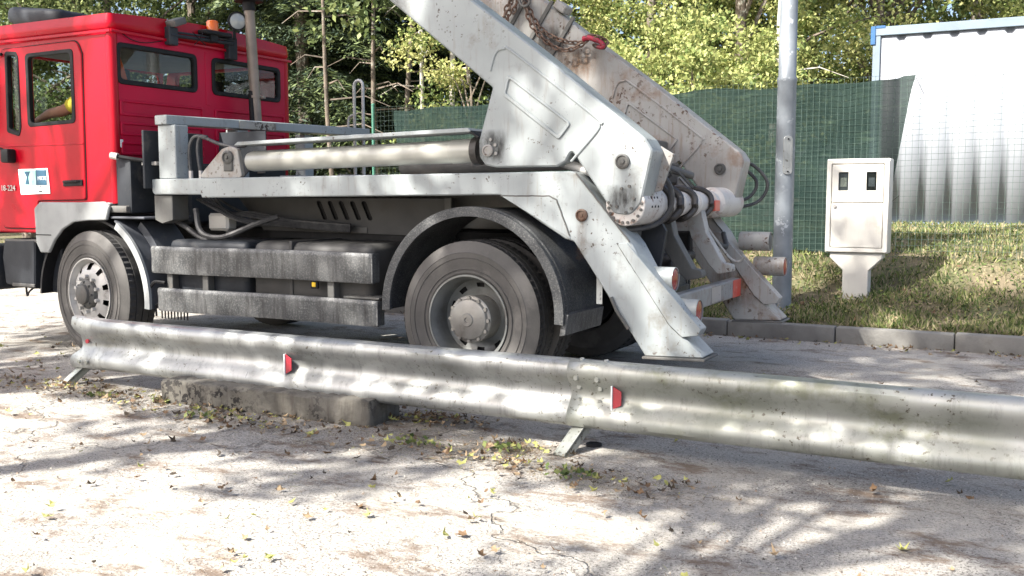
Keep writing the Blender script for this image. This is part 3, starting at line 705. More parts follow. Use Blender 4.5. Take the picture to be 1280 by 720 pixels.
for i in range(nx+1):
    t = i/nx; row = []
    for j in range(nz+1):
        s = j/nz
        xr = 2.06-.30*(1-s)**.8; xl = -4.62+.12*math.sin(s*5)
        x = xl+(xr-xl)*t
        zt = ftop(x)-.03-.035*abs(math.sin(x*1.9))-.02*math.sin(x*5.1)+(.02 if t > .98 else 0); zb = max(gh(x, FY)-.02, .70)+.03*math.sin(x*3)
        z = zb+(zt-zb)*s
        y = FY+.018+.022*(1+math.sin(x*4+s*2.5))*(.5+.5*math.sin(x*1.3))*(1-.5*s)+.012*math.sin(x*11+s*7)+.010*math.sin(s*9+x)
        row.append(bm.verts.new((x, y, z)))
    rows.append(row)
for a, b in zip(rows, rows[1:]):
    for j in range(nz): bm.faces.new((a[j], b[j], b[j+1], a[j+1]))
o = obj('shade_cloth', bm, M['cloth'], None, ang=80); tag(o, 'dark green shade cloth hung on the mesh fence behind the pole', 'shade cloth')
bm = B(); tube(bm, [(2.06, 5.99, 2.60), (2.12, 5.97, 2.48), (2.19, 5.98, 2.34)], .003, 5, curve=4); tube(bm, [(1.80, 5.97, 1.12), (1.86, 5.96, 1.26), (1.94, 5.97, 1.34)], .003, 5, curve=4)
obj('tie_cord', bm, M['black'], o)

ct = thing('container', 'white corrugated steel container with blue corner behind the mesh fence', 'container', (4.1, 10.4, .9))
cx0, cx1, cy0, cy1, cz0, cz1 = 1.14, 7.2, 9.2, 11.64, .86, 3.66
bm = B(); pts = []; x = cx0+.10
while x < cx1-.15:
    pts += [(x, 0), (x+.20, 0), (x+.235, .034), (x+.30, .034)]; x += .335
top = [bm.verts.new((px, cy0+.02+py, cz1-.12)) for px, py in pts]; bot = [bm.verts.new((px, cy0+.02+py, cz0+.05)) for px, py in pts]
for i in range(len(pts)-1):
    if pts[i+1][0]-pts[i][0] > 1e-6: bm.faces.new((bot[i], bot[i+1], top[i+1], top[i]))
solid(obj('front_wall', bm, M['container'], ct, ang=20), .003)
bm = B(); box(bm, cx0+.03, cx1, cy0+.08, cy1, cz0+.05, cz1-.06, .01); obj('body', bm, M['container'], ct)
bm = B(); box(bm, cx0, cx1, cy0-.02, cy0+.075, cz1-.12, cz1, .006); obj('top_rail', bm, M['container_rail'], ct)
bm = B(); box(bm, cx0, cx0+.10, cy0-.012, cy0+.1, cz0, cz1-.122, .006); obj('corner_post', bm, M['container_rail'], ct)
bm = B(); box(bm, cx0+.102, cx1, cy0-.01, cy0+.08, cz0-.05, cz0+.10, .006); obj('bottom_rail', bm, M['container_rail'], ct)
bm = B(); box(bm, cx0-.03, cx0+.035, cy0-.03, cy0+.16, cz1-.24, cz1+.012, .006); box(bm, cx0+.035, cx0+.16, cy0-.026, cy0+.08, cz1-.02, cz1+.016, .003); obj('corner_casting', bm, M['blue'], ct)
bm = B(); cyl(bm, (2.0, 9.3, cz1), (2.0, 9.3, cz1+.035), .03, seg=10); obj('vent_cap', bm, M['black'], ct)

# ================================================================== THE TRUCK
T = thing('skip_loader_truck', 'red and grey skip loader truck parked side-on behind the guardrail', 'truck', (-1.6, 1.2, 0))
RX, FX, AZ, TR = 0., -3.65, .53, .525
# ---- cab
side_win1 = fillet([(-4.66, 1.90), (-4.50, 1.86), (-4.475, 1.93), (-4.475, 2.52), (-4.50, 2.56), (-4.645, 2.57)], .03)
side_win2 = fillet([(-4.375, 1.935), (-3.79, 1.95), (-3.79, 2.54), (-4.375, 2.535)], .045)
def wb(y): return None
body_outline = fillet([(-4.86, 1.02), (-4.31, 1.02), (-4.27, 1.26), (-3.40, 1.275), (-3.36, 1.28), (-3.36, 2.66), (-4.95, 2.66), (-5.08, 1.9), (-5.06, 1.12)], [.04, .02, .02, .02, .02, .02, .1, .05, .05])
bm = plate_bm(body_outline, [side_win1, side_win2], .055, .11, 'y', .012)
cab = obj('cab', bm, M['red'], T)
far_win = fillet([(-4.82, 1.88), (-3.72, 1.88), (-3.72, 2.60), (-4.82, 2.60)], .05)
obj('far_side_panel', plate_bm(body_outline, [far_win], 2.13, 2.185, 'y', .012), M['red'], cab)
# near door skin, slightly proud, with seams around it
door_o = fillet([(-4.78, 1.06), (-4.34, 1.06), (-4.30, 1.30), (-3.70, 1.31), (-3.685, 2.50), (-3.74, 2.61), (-4.70, 2.60), (-4.78, 1.8)], [.05, .03, .03, .03, .03, .09, .05, .1])
bm = plate_bm(door_o, [side_win1, side_win2], .040, .0555, 'y', .006); box(bm, -4.77, -3.70, .034, .041, 1.764, 1.778, .003)
door = obj('door', bm, M['red'], cab)
dcx, dcz = -4.22, 1.86
obj('door_seal', plate_bm([Vector((dcx+(p[0]-dcx)*1.014, dcz+(p[1]-dcz)*1.010)) for p in door_o], [side_win1, side_win2], .0500, .0545, 'y', .001), M['black'], door)
for h, nm in ((side_win1, 'quarter_window'), (side_win2, 'door_window')):
    cxm = sum(p[0] for p in h)/len(h); czm = sum(p[1] for p in h)/len(h)
    fr_out = [Vector((cxm+(p[0]-cxm)*1.035, czm+(p[1]-czm)*1.03)) for p in h]; fr_in = [Vector((cxm+(p[0]-cxm)*(.90 if nm[0] == 'd' else .74), czm+(p[1]-czm)*.925)) for p in h]
    fr = obj(nm, plate_bm(fr_out, [fr_in], .034, .075, 'y', .004), M['black'], cab)
    if nm[0] == 'q': obj('pane', plate_bm(h, [], .066, .070, 'y', .001), M['glass'], fr)   # the door window is wound down
bm = plate_bm([(-3.955, 1.42), (-3.72, 1.425), (-3.72, 1.475), (-3.955, 1.47)], [], .026, .041, 'y', .004); hd = obj('door_handle', bm, M['black'], cab)
bm = B(); tube(bm, [(-3.94, .03, 1.458), (-3.93, .012, 1.458), (-3.76, .010, 1.462), (-3.745, .03, 1.462)], .009, 8); obj('grip', bm, M['black'], hd)
bm = plate_bm(fillet([(-4.535, 1.57), (-4.15, 1.575), (-4.13, 1.36), (-4.51, 1.35)], .006), [], .033, .039, 'y', .001); sg = obj('door_sign', bm, M['paper'], cab)
tag(sg, 'white sticker with a green and dark blue printed band')
bm = B(); box(bm, -4.50, -4.30, .029, .032, 1.435, 1.555, 0); obj('green_print', bm, M['teal'], sg)
bm = B(); box(bm, -4.300, -4.165, .0285, .0320, 1.432, 1.560, 0); obj('dark_print', bm, M['navy'], sg)
obj('print_emblem', plate_bm([(-4.44, 1.44), (-4.415, 1.50), (-4.45, 1.55), (-4.37, 1.55), (-4.40, 1.50), (-4.385, 1.44)], [], .0262, .0285, 'y', .0005), M['navy'], sg)
obj('lettering', text_bm('MRTE', .045, (-4.275, .0275, 1.475), .0006), M['paper'], sg)
bm = B()
for zz in (1.418, 1.405): box(bm, -4.262, -4.235, .031, .0328, zz, zz+.006, 0)
box(bm, -4.268, -4.228, .031, .0328, 1.372, 1.386, 0); obj('small_print', bm, M['ink'], sg)
obj('model_badge', text_bm('18-224', .070, (-4.775, .031, 1.385), .003), M['badge'], cab)
# mirror bracket
bm = B(); tube(bm, [(-5.15, -.16, 1.83), (-4.95, -.12, 1.80), (-4.72, -.06, 1.765), (-4.64, -.02, 1.735), (-4.62, .03, 1.70)], .011, 8, curve=4)
tube(bm, [(-5.15, -.16, 2.58), (-4.90, -.05, 2.565), (-4.66, .02, 2.555)], .014, 8, curve=4); mr = obj('mirror_bracket', bm, M['black'], T)
bm = B(); box(bm, -4.665, -4.560, -.045, .05, 1.625, 1.745, .02, 2); obj('bracket_foot', bm, M['black'], mr)
bm = B(); box(bm, -5.26, -5.06, -.22, -.12, 1.9, 2.5, .03, 2); obj('mirror_head', bm, M['black'], mr)
# roof
bm = B(); box(bm, -5.0, -3.325, .03, 2.205, 2.655, 2.80, .085, 5)
for v_ in bm.verts:
    if v_.co.z > 2.70: v_.co.z += .055*math.sin(math.pi*max(0, min(1, (v_.co.y-.03)/2.17)))*.9
    if v_.co.z > 2.72 and v_.co.x < -4: v_.co.z -= 0
bmesh.ops.subdivide_edges(bm, edges=[e for e in bm.edges if abs(e.verts[0].co.y-e.verts[1].co.y) > 1.], cuts=9)
for v_ in bm.verts:
    if v_.co.z > 2.77: v_.co.z = 2.80+.05*math.sin(math.pi*(v_.co.y-.03)/2.17)
roof = obj('roof', bm, M['red'], cab, ang=50)
bm = B(); box(bm, -4.98, -3.318, .020, .034, 2.648, 2.672, .004); box(bm, -3.322, -3.308, .03, 2.2, 2.648, 2.672, .004); obj('gutter', bm, M['red'], roof)
bm = B(); box(bm, -6.1+.75, -4.6, .55, 1.95, 2.86, 3.02, .06, 3); 
bmesh.ops.rotate(bm, verts=bm.verts, cent=(-4.6, 1.2, 2.86), matrix=Matrix.Rotation(R(7), 3, 'Y')); obj('roof_deflector', bm, M['dark'], cab)
# rear panel with two windows
w1 = rrect(.115, .955, 2.265, 2.565, .05); w2 = rrect(1.165, 2.045, 2.265, 2.565, .05)
bm = plate_bm(rrect(.05, 2.19, 1.60, 2.665, .03), [w1, w2], -3.375, -3.345, 'x', .008)
for (ya, yb) in ((.115, 1.03), (1.17, 2.11)):
    for za, zb in ((1.995, 2.125), (1.835, 1.945), (1.675, 1.785)):
        merge(bm, plate_bm(rrect(ya, yb, za, zb, .025), [rrect(ya+.022, yb-.022, za+.026, zb-.022, .018)], -3.348, -3.331, 'x', .006))
merge(bm, plate_bm(rrect(.085, .10, 1.65, 2.62, .004), [], -3.348, -3.338, 'x', .003))
merge(bm, plate_bm(rrect(1.07, 1.12, 2.15, 2.62, .004), [], -3.348, -3.340, 'x', .003))
rear = obj('rear_panel', bm, M['red_skylit'], cab)
bm = B(); cyl(bm, (-3.375, .085, 1.28), (-3.375, .085, 2.66), .042, seg=20); obj('corner_pillar', bm, M['red'], cab); bm = B(); cyl(bm, (-3.375, 2.155, 1.6), (-3.375, 2.155, 2.66), .042, seg=20); obj('corner_pillar', bm, M['red'], cab)
for ya, yb in ((.115, .955), (1.165, 2.045)):
    fr = obj('rear_window', plate_bm(rrect(ya-.018, yb+.018, 2.247, 2.583, .062), [rrect(ya+.022, yb-.022, 2.287, 2.543, .04)], -3.382, -3.333, 'x', .006), M['black'], cab)
    obj('pane', plate_bm(rrect(ya, yb, 2.265, 2.565, .05), [], -3.362, -3.358, 'x', .001), M['glass'], fr)
# cab floor, front, lining
bm = B(); box(bm, -5.0, -3.38, .115, 2.125, 1.22, 1.27, .01); box(bm, -5.05, -4.99, .12, 2.12, 1.0, 1.78, .02); obj('cab_floor', bm, M['interior'], cab)
obj('windscreen_frame', plate_bm(rrect(.06, 2.18, 1.02, 2.66, .03), [rrect(.13, 2.11, 1.80, 2.615, .06)], -5.085, -5.05, 'x', .01), M['red'], cab)
obj('windscreen', plate_bm(rrect(.12, 2.12, 1.77, 2.625, .06), [], -5.045, -5.040, 'x', .001), M['glass'], cab)
bm = B(); box(bm, -4.98, -3.39, .115, 2.12, 2.625, 2.650, .008); obj('headliner', bm, M['interior'], cab)
bm = B(); box(bm, -5.0, -4.84, .13, 2.11, 1.5, 1.80, .05, 3); obj('dashboard', bm, M['interior'], cab)
bm = B(); lathe(bm, [(.21+.014*math.cos(a), .014*math.sin(a)) for a in [2*math.pi*i/8 for i in range(9)]], (0, 0, 0), 'z', 32)
cyl(bm, (0, 0, -.02), (0, 0, .01), .05, seg=12)
for a in (0, 2.1, 4.2): tube(bm, [(0, 0, 0), (.2*math.cos(a), .2*math.sin(a), 0)], .012, 6)
cyl(bm, (0, 0, 0), (0, 0, -.30), .025, seg=10)
bmesh.ops.transform(bm, matrix=Matrix.Translation((-4.80, .60, 1.88)) @ Matrix.Rotation(R(32), 4, 'Y'), verts=bm.verts); obj('steering_wheel', bm, M['black'], cab)
for ys_, hr in ((.60, 1), (1.75, 1)):
    bm = B(); box(bm, -4.46, -3.96, ys_-.24, ys_+.24, 1.50, 1.64, .05, 3); box(bm, -4.00, -3.86, ys_-.22, ys_+.22, 1.6, 2.24, .05, 3); st_ = obj('seat', bm, M['interior'], cab)
    bm = B(); box(bm, -3.96, -3.86, ys_-.11, ys_+.11, 2.27, 2.46, .04, 3); tube(bm, [(-3.91, ys_-.06, 2.2), (-3.91, ys_-.06, 2.3)], .008, 6); obj('headrest', bm, M['black'], st_)
bm = plate_bm(fillet([(.14, 1.9), (.30, 1.9), (.285, 2.27), (.24, 2.40), (.18, 2.55), (.14, 2.56)], .02), [], -3.44, -3.415, 'x', .008); ov = obj('hanging_vest', bm, M['orange_cloth']); tag(ov, 'orange vest hanging inside the left rear window of the cab', 'vest')
# below the cab rear
bm = B(); box(bm, -3.36, -3.18, .06, .62, 1.20, 1.648, .02, 2); obj('engine_cover', bm, M['dark'], T)
bm = B(); box(bm, -3.30, -3.14, .65, 1.9, 1.10, 1.62, .02); obj('bulkhead', bm, M['dark'], T)
# step and bumper
bm = plate_bm(fillet([(-4.80, .56), (-4.41, .53), (-4.38, .96), (-4.80, .94), (-4.83, .80)], .02), [], .05, .35, 'y', .012); box(bm, -4.42, -4.16, .14, .30, .50, .92, .012)
stp = obj('step_housing', bm, M['dark'], T)
bm = B(); box(bm, -4.80, -4.36, .055, .34, .935, .962, .008); obj('tread_plate', bm, M['silver_dirty'], stp)
bm = B(); box(bm, -4.70, -4.40, .04, .06, .545, .575, .006); obj('reflector_strip', bm, M['silver_dirty'], stp)
bm = B(); box(bm, -5.32, -4.88, .0, 2.3, .50, .90, .05, 3); bp = obj('bumper', bm, M['dark'], T)
bm = B(); box(bm, -4.99, -4.885, -.006, .003, .62, .74, .002); obj('bumper_marker', bm, M['lens_red'], bp)
bm = B(); tube(bm, [(-4.62, .12, .56), (-4.58, .10, .46), (-4.55, .10, .50), (-4.50, .14, .55)], .009, 6, curve=3); obj('bracket_wire', bm, M['black'], stp)

# ---- pale front mudguard
fo = fillet([(-4.225, .86), (-4.275, .94), (-4.285, 1.235), (-4.23, 1.275), (-3.42, 1.295), (-3.36, 1.255), (-3.40, 1.145), (-3.62, 1.14), (-3.80, 1.125), (-3.94, 1.06), (-4.04, .97), (-4.12, .86)], [.01, .02, .03, .05, .03, .02, .02, .1, .1, .1, .08, .01])
bm = plate_bm(fo, [], -.015, .015, 'y', .007); box(bm, -4.26, -3.38, .012, .42, 1.262, 1.287, .008); fm = obj('front_mudguard', bm, M['fender_light'], T)
obj('lower_edge', plate_bm([(-4.275, 1.015), (-4.075, 1.015), (-4.075, 1.007), (-4.275, 1.007)], [], -.019, -.0145, 'y', .001), M['black'], fm)
bm = B(); box(bm, -3.46, -3.20, .02, .50, 1.205, 1.262, .015, 2); obj('mudguard_bracket', bm, M['silver_dirty'], fm)
def arc(bm, cx, cz, r0, r1, a0, a1, y0, y1, n=26):
    rings = []
    for i in range(n+1):
        a = R(a0+(a1-a0)*i/n); c, s = math.cos(a), math.sin(a)
        rings.append([bm.verts.new((cx+r*c, y, cz+r*s)) for r, y in ((r0, y0), (r1, y0), (r1, y1), (r0, y1))])
    for a, b in zip(rings, rings[1:]):
        for k in range(4): bm.faces.new((a[k], a[(k+1) % 4], b[(k+1) % 4], b[k]))
    bm.faces.new(rings[0][::-1]); bm.faces.new(rings[-1])
bm = B(); arc(bm, FX-.03, .50, .715, .730, 62, -5, .02, .50, 20); box(bm, -3.39, -3.00, .02, .52, 1.155, 1.175, .006)
rmg = obj('wheel_arch_liner', bm, M['dark_grey'], T)
bm = B(); arc(bm, FX-.03, .50, .68, .735, 58, -5, -.005, .022, 20); obj('edge_strip', bm, M['fender_light'], rmg)
bm = B(); arc(bm, FX-.03, .50, .735, .80, 52, 20, .15, .48, 14); obj('bulge', bm, M['dark_grey'], rmg)
bm = B(); arc(bm, FX, .50, .64, .66, 180, 62, .03, .5, 20); obj('inner_arch', bm, M['black'], fm)

# ---- wheels
def tyre_bm(w, lugs=64):
    bm = B(); R0 = TR; ri = .295
    prof = [(ri, .012), (ri+.018, 0), (ri+.045, .004), (ri+.075, -.004), (ri+.15, -.010), (R0-.055, .004), (R0-.02, .018), (R0-.005, .030)]
    seg = lugs*2; side = lathe(bm, prof, (0, 0, 0), 'y', seg, 0)
    back = lathe(bm, [(r, w-t) for r, t in prof], (0, 0, 0), 'y', seg, 0)
    last = side[-1]; ofs = [.030, .05, .052, w*.28, w*.285, w*.31, w*.315, w*.48, w*.485, w*.515, w*.52, w*.69, w*.695, w*.72, w*.725, w-.052, w-.05, w-.03]
    rad = [0, 0, 0, 0, -.012, -.012, 0, 0, -.012, -.012, 0, 0, -.012, -.012, 0, 0, 0, 0]
    rings = [last]
    for q, (t, dr) in enumerate(zip(ofs, rad)):
        ring = []
        for i in range(seg):
            a = 2*math.pi*i/seg; sh = (q < 4 or q > 13)
            r = R0+dr+(-.010 if (sh and i % 2 == 0) else 0)
            ring.append(bm.verts.new((r*math.cos(a), t, r*math.sin(a))))
        rings.append(ring)
    rings.append(back[-1])
    for a, b in zip(rings, rings[1:]):
        for k in range(seg):
            f = bm.faces.new((a[k], a[(k+1) % seg], b[(k+1) % seg], b[k])); f.material_index = 1
    for rr in (.335, .41, .445): lathe(bm, [(rr-.002, -.0085 if rr > .36 else -.001), (rr, -.0125 if rr > .36 else -.006), (rr+.002, -.0085 if rr > .36 else -.001)], (0, 0, 0), 'y', 96)
    return bm
def disc_holes(bm, prof, nh, rh0, rh1, mi=0, seg=96, fill=.42):
    """lathe with hand holes cut between the profile radii rh0..rh1"""
    rings = lathe(bm, prof, (0, 0, 0), 'y', seg)
    dele = []
    for f in bm.faces:
        c = f.calc_center_median(); r = math.hypot(c.x, c.z); a = (math.atan2(c.z, c.x) % (2*math.pi/nh))/(2*math.pi/nh)
        if rh0 < r < rh1 and abs(a-.5) < fill/2: dele.append(f)
    bmesh.ops.delete(bm, geom=dele, context='FACES')
def rear_wheel(loc, flip=False):
    w = link('rear_wheel', None, T, loc); w.empty_display_size = .1
    return w
def build_rear(loc, s=1):
    """rear dual wheel, outer face towards -Y (s=1) or +Y (s=-1)"""
    bm = tyre_bm(.27); merge(bm, (lambda b: (bmesh.ops.translate(b, verts=b.verts, vec=(0, .32, 0)), b)[1])(tyre_bm(.27)))
    parts = [('tyre', bm, [M['tyre'], M['tread']])]
    bm = B(); disc_holes(bm, [(.300, .004), (.300, -.006), (.288, -.006), (.284, .01), (.270, .03), (.262, .10), (.255, .155), (.235, .172), (.205, .180), (.200, .181), (.165, .183), (.155, .183), (.10, .18)], 10, .203, .237, fill=.40)
    parts.append(('rim', bm, [M['rim']]))
    bm = B(); lathe(bm, [(.152, .185), (.150, .08), (.158, .075), (.158, .035), (.150, .028), (.140, .026), (.132, .008), (.120, .002), (.045, -.004), (.040, -.012), (.018, -.012), (.015, -.004), (.001, -.004)], (0, 0, 0), 'y', 48)
    for k in range(12):
        a = 2*math.pi*k/12; cyl(bm, (.143*math.cos(a), .03, .143*math.sin(a)), (.143*math.cos(a), .012, .143*math.sin(a)), .013, seg=8)
    parts.append(('hub', bm, [M['hub']]))
    bm = B(); lathe(bm, [(.27, .20), (.001, .20)], (0, 0, 0), 'y', 32); lathe(bm, [(.27, .20), (.27, .58), (.001, .58)], (0, 0, 0), 'y', 32); parts.append(('brake_drum', bm, [M['black']]))
    return finish_wheel(parts, 'rear_wheel', loc, s)
def finish_wheel(parts, name, loc, s, steer=0):
    rot = Matrix.Rotation(R(180) if s < 0 else R(steer), 4, 'Z'); main = None
    for n_, bm, mt in parts:
        bmesh.ops.transform(bm, matrix=rot, verts=bm.verts)
        if main is None: main = obj(name, bm, mt, T, loc, 30)   # the tyre carries rim and hub
        else: obj(n_, bm, mt, main, loc, 30)
    return main
def build_front(loc, s=1):
    parts = [('tyre', tyre_bm(.30), [M['tyre'], M['tread']])]
    bm = B(); disc_holes(bm, [(.300, .004), (.300, -.006), (.288, -.006), (.284, .01), (.268, .028), (.262, .05), (.256, .04), (.235, .018), (.200, .0), (.165, -.008), (.135, -.008), (.128, .0), (.11, .0)], 10, .203, .252, fill=.34)
    for k in range(10):
        a = 2*math.pi*(k+.5)/10; cyl(bm, (.150*math.cos(a), -.006, .150*math.sin(a)), (.150*math.cos(a), -.04, .150*math.sin(a)), .015, seg=6)
    parts.append(('rim', bm, [M['rim_light']]))
    bm = B(); lathe(bm, [(.128, .004), (.118, -.03), (.10, -.045), (.085, -.05), (.080, -.075), (.06, -.085), (.001, -.088)], (0, 0, 0), 'y', 32)
    for k in range(8):
        a = 2*math.pi*k/8; cyl(bm, (.10*math.cos(a), -.03, .10*math.sin(a)), (.10*math.cos(a), -.058, .10*math.sin(a)), .009, seg=6)
    parts.append(('hub', bm, [M['silver_dirty']]))
    bm = B(); lathe(bm, [(.22, .06), (.26, .10), (.26, .28), (.001, .28)], (0, 0, 0), 'y', 32); lathe(bm, [(.22, .06), (.001, .06)], (0, 0, 0), 'y', 32); parts.append(('brake_drum', bm, [M['black']]))
    return finish_wheel(parts, 'front_wheel', loc, s, steer=-7)
build_rear((RX, 0.0, AZ)); build_rear((RX, 2.48, AZ), -1)
build_front((FX, 0.0, AZ)); build_front((FX, 2.48, AZ), -1)

# ---- chassis
bm = B(); box(bm, -4.6, 1.0, .82, .90, .80, 1.08, .01); obj('chassis_rail', bm, M['black'], T)
bm = B(); box(bm, -4.6, 1.0, 1.58, 1.66, .80, 1.08, .01); obj('chassis_rail', bm, M['black'], T)
bm = B(); cyl(bm, (0, .3, AZ), (0, 2.2, AZ), .075, seg=16); lathe(bm, [(.001, -.22), (.14, -.2), (.22, -.05), (.22, .05), (.14, .2), (.001, .22)], (0, 1.24, AZ), 'y', 20); obj('rear_axle', bm, M['greasy'], T)
bm = B(); box(bm, FX-.06, FX+.06, .3, 2.2, .42, .54, .02); obj('front_axle', bm, M['greasy'], T)
bm = B(); box(bm, -.6, .6, .66, .76, .70, .80, .01); box(bm, -.5, .5, .66, .76, .62, .70, .01); box(bm, -.6, .6, 1.72, 1.82, .62, .80, .01); obj('leaf_spring', bm, M['greasy'], T)
bm = B(); box(bm, -4.2, -3.0, .9, 1.58, .55, 1.15, .06, 2); cyl(bm, (-3.0, 1.24, .8), (-2.3, 1.24, .78), .2, .14); cyl(bm, (-2.3, 1.24, .75), (0, 1.24, .58), .05); obj('engine_and_driveshaft', bm, M['greasy'], T)
bm = B(); box(bm, -2.85, -2.02, .12, .72, .55, .995, .05, 3); obj('battery_box', bm, M['dark'], T)
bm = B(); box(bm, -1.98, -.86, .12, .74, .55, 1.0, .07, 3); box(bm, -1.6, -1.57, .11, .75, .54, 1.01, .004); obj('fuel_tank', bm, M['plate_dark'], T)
for x in (-2.74, -2.57):
    bm = B(); lathe(bm, [(.001, -.14), (.05, -.13), (.08, -.10), (.085, 0), (.085, .3), (.001, .3)], (x, .28, .60), 'y', 20); obj('air_tank', bm, M['white'], T)
bm = B(); box(bm, -2.72, -2.50, .42, .54, 1.06, 1.20, .02); obj('filter_housing', bm, M['white'], T)
slots = [fillet([(x, 1.30), (x+.045, 1.30), (x+.115, 1.155), (x+.07, 1.155)], .02) for x in (-1.80, -1.69, -1.58, -1.47, -1.36)]
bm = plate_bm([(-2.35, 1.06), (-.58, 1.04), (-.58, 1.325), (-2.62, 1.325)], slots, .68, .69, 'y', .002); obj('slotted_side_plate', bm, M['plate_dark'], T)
bm = B(); box(bm, -2.3, -.6, .70, .80, 1.0, 1.3, 0); obj('black_slot_shade', bm, M['black'], T)  # solid black block standing in for the shade seen through the slots
bm = B(); box(bm, -1.56, -1.30, .672, .679, 1.055, 1.10, .002); box(bm, -2.0, -1.93, .665, .679, 1.08, 1.13, .004); cyl(bm, (-1.96, .68, 1.105), (-1.96, .60, 1.105), .025); obj('valve_fittings', bm, M['silver_dirty'], T)
# hoses under the rail
for i in range(7):
    a = random.uniform(-.02, .02); bm = B()
    tube(bm, [(-2.75+i*.02, .34+i*.02, 1.32), (-2.55+a, .36+i*.03, 1.22+a), (-2.3, .40+i*.02, 1.14-a+i*.01), (-1.9, .55, 1.10+i*.008), (-1.4, .60, 1.07+i*.008)], .012, 6, curve=5); obj('hose', bm, M['rubber'], T)
for pts in (((-2.62, .2, 1.24), (-2.55, .18, 1.06), (-2.35, .2, 1.02), (-2.1, .3, 1.12), (-1.95, .4, 1.18)), ((-3.0, .3, 1.16), (-2.8, .25, 1.1), (-2.6, .25, 1.0), (-2.45, .3, .98))):
    bm = B(); tube(bm, pts, .022, 8, curve=5); obj('hose', bm, M['rubber'], T)

# ---- near side rail + leg as one bent frame
leg_poly = fillet([(-2.99, 1.372), (-2.965, 1.352), (-2.46, 1.352), (-2.455, 1.328), (.19, 1.352), (.66, 1.075), (.72, 1.06), (.83, .905), (1.205, .365), (1.575, .380), (1.40, .55), (1.11, 1.05), (.86, 1.345), (.735, 1.485), (.70, 1.50), (-2.99, 1.475)],
                  [.02, .01, .01, .01, .05, .03, .03, .02, .01, .01, .02, .02, .03, .03, .03, .01])
def build_leg(y0, y1, inner):
    bm = plate_bm(leg_poly, [], y0, y1, 'y', .008)
    o = obj('frame_and_leg', bm, M['silver'] if not inner else M['silver_worn'], T)
    yo = y0-.004 if not inner else y0-.004
    for wp in ([(.20, 1.345), (.55, 1.345), (.60, 1.32), (.70, 1.075)], [(1.015, 1.055), (1.36, .57), (1.44, .50)], [(.735, 1.485), (.86, 1.345), (1.11, 1.05)]):
        bw = B(); pw = []
        for (xa, za), (xb, zb) in zip(wp, wp[1:]):
            kk = max(2, int(math.hypot(xb-xa, zb-za)/.02))
            pw += [(xa+(xb-xa)*i/kk+random.uniform(-.0015, .0015), y0-.003, za+(zb-za)*i/kk+random.uniform(-.0015, .0015)) for i in range(kk)]
        tube(bw, pw, .0055, 6); obj('weld_bead', bw, M['silver_dirty'], o)
    # welded gusset plate and sleeve on the outer face
    obj('gusset_plate', plate_bm([(.20, 1.345), (.55, 1.345), (.60, 1.32), (.70, 1.075)], [], yo-.002, y0+.002, 'y', .002), M['silver'], o)
    sl = plate_bm(fillet([(1.015, 1.055), (1.08, 1.06), (1.20, .93), (1.56, .555), (1.54, .515), (1.44, .50), (1.36, .57)], .015), [], y0-.014, y0+.10, 'y', .004)
    obj('leg_sleeve', sl, M['silver'] if not inner else M['silver_worn'], o)
    bm = B(); lathe(bm, [(.040, .0), (.040, -.012), (.030, -.018), (.026, -.010), (.012, -.010), (.010, -.016), (.001, -.016)], (.775, y0, 1.225), 'y', 24); obj('pivot_pin', bm, M['rust'] if not inner else M['silver_worn'], o)
    bm = plate_bm(fillet([(1.19, .350), (1.585, .362), (1.585, .378), (1.19, .366)], .006), [], y0-.02, y1+.02, 'y', .003); obj('foot_plate', bm, M['silver_dirty'], o)
    bm = B(); box(bm, .96, 1.00, y0-.01, y0+.02, .62, .95, .002); bmesh.ops.rotate(bm, verts=bm.verts, cent=(.98, y0, .62), matrix=Matrix.Rotation(R(-28), 3, 'Y')); bm.free()
    return o
leg = build_leg(.10, .34, False)
legf = build_leg(2.10, 2.34, True)
# small perforated strap and edge strip by the wheel
bm = B(); box(bm, .835, .875, .20, .205, .66, .87, .001)
for zz in (.70, .73, .80): cyl(bm, (.855, .20, zz), (.855, .195, zz), .010, seg=10)
obj('perforated_strap', bm, M['fender_light'], T)
bm = B(); tube(bm, [(.98, .09, .72), (1.02, .085, .64), (1.10, .085, .53)], .012, 6); obj('leg_edge_bar', bm, M['silver_dirty'], leg)
# lights on the legs
def rear_light(x, y, z, r, l, lens, mat='silver'):
    bm = B(); lathe(bm, [(.001, -l), (r*.95, -l), (r, -l+.01), (r, 0), (r*.93, 0), (r*.93, -.015), (.001, -.015)], (x, y, z), 'x', 28); a = obj('rear_light', bm, M[mat], T)
    bm = B(); lathe(bm, [(r*.90, -.014), (r*.86, -.004), (r*.4, .004), (.001, .006)], (x, y, z), 'x', 28); obj('lens', bm, M[lens], a)
rear_light(1.345, .24, .835, .075, .24, 'lens_red'); rear_light(1.50, .24, .645, .075, .22, 'lens_red')
rear_light(1.44, 2.26, .985, .075, .24, 'silver_dirty', 'silver_worn'); rear_light(1.56, 2.26, .79, .075, .24, 'lens_red', 'silver_worn')
# under-run bar between the legs
bm = B(); box(bm, 1.17, 1.25, .34, 2.24, .56, .70, .01); ub = obj('underrun_bar', bm, M['silver_worn'], T)
bm = B(); box(bm, 1.251, 1.254, 1.88, 2.235, .563, .697, 0); obj('reflective_panel', bm, M['reflect_red'], ub)
bm = B(); box(bm, 1.251, 1.254, 1.32, 1.55, .575, .685, 0); obj('reflective_panel', bm, M['badge'], ub)

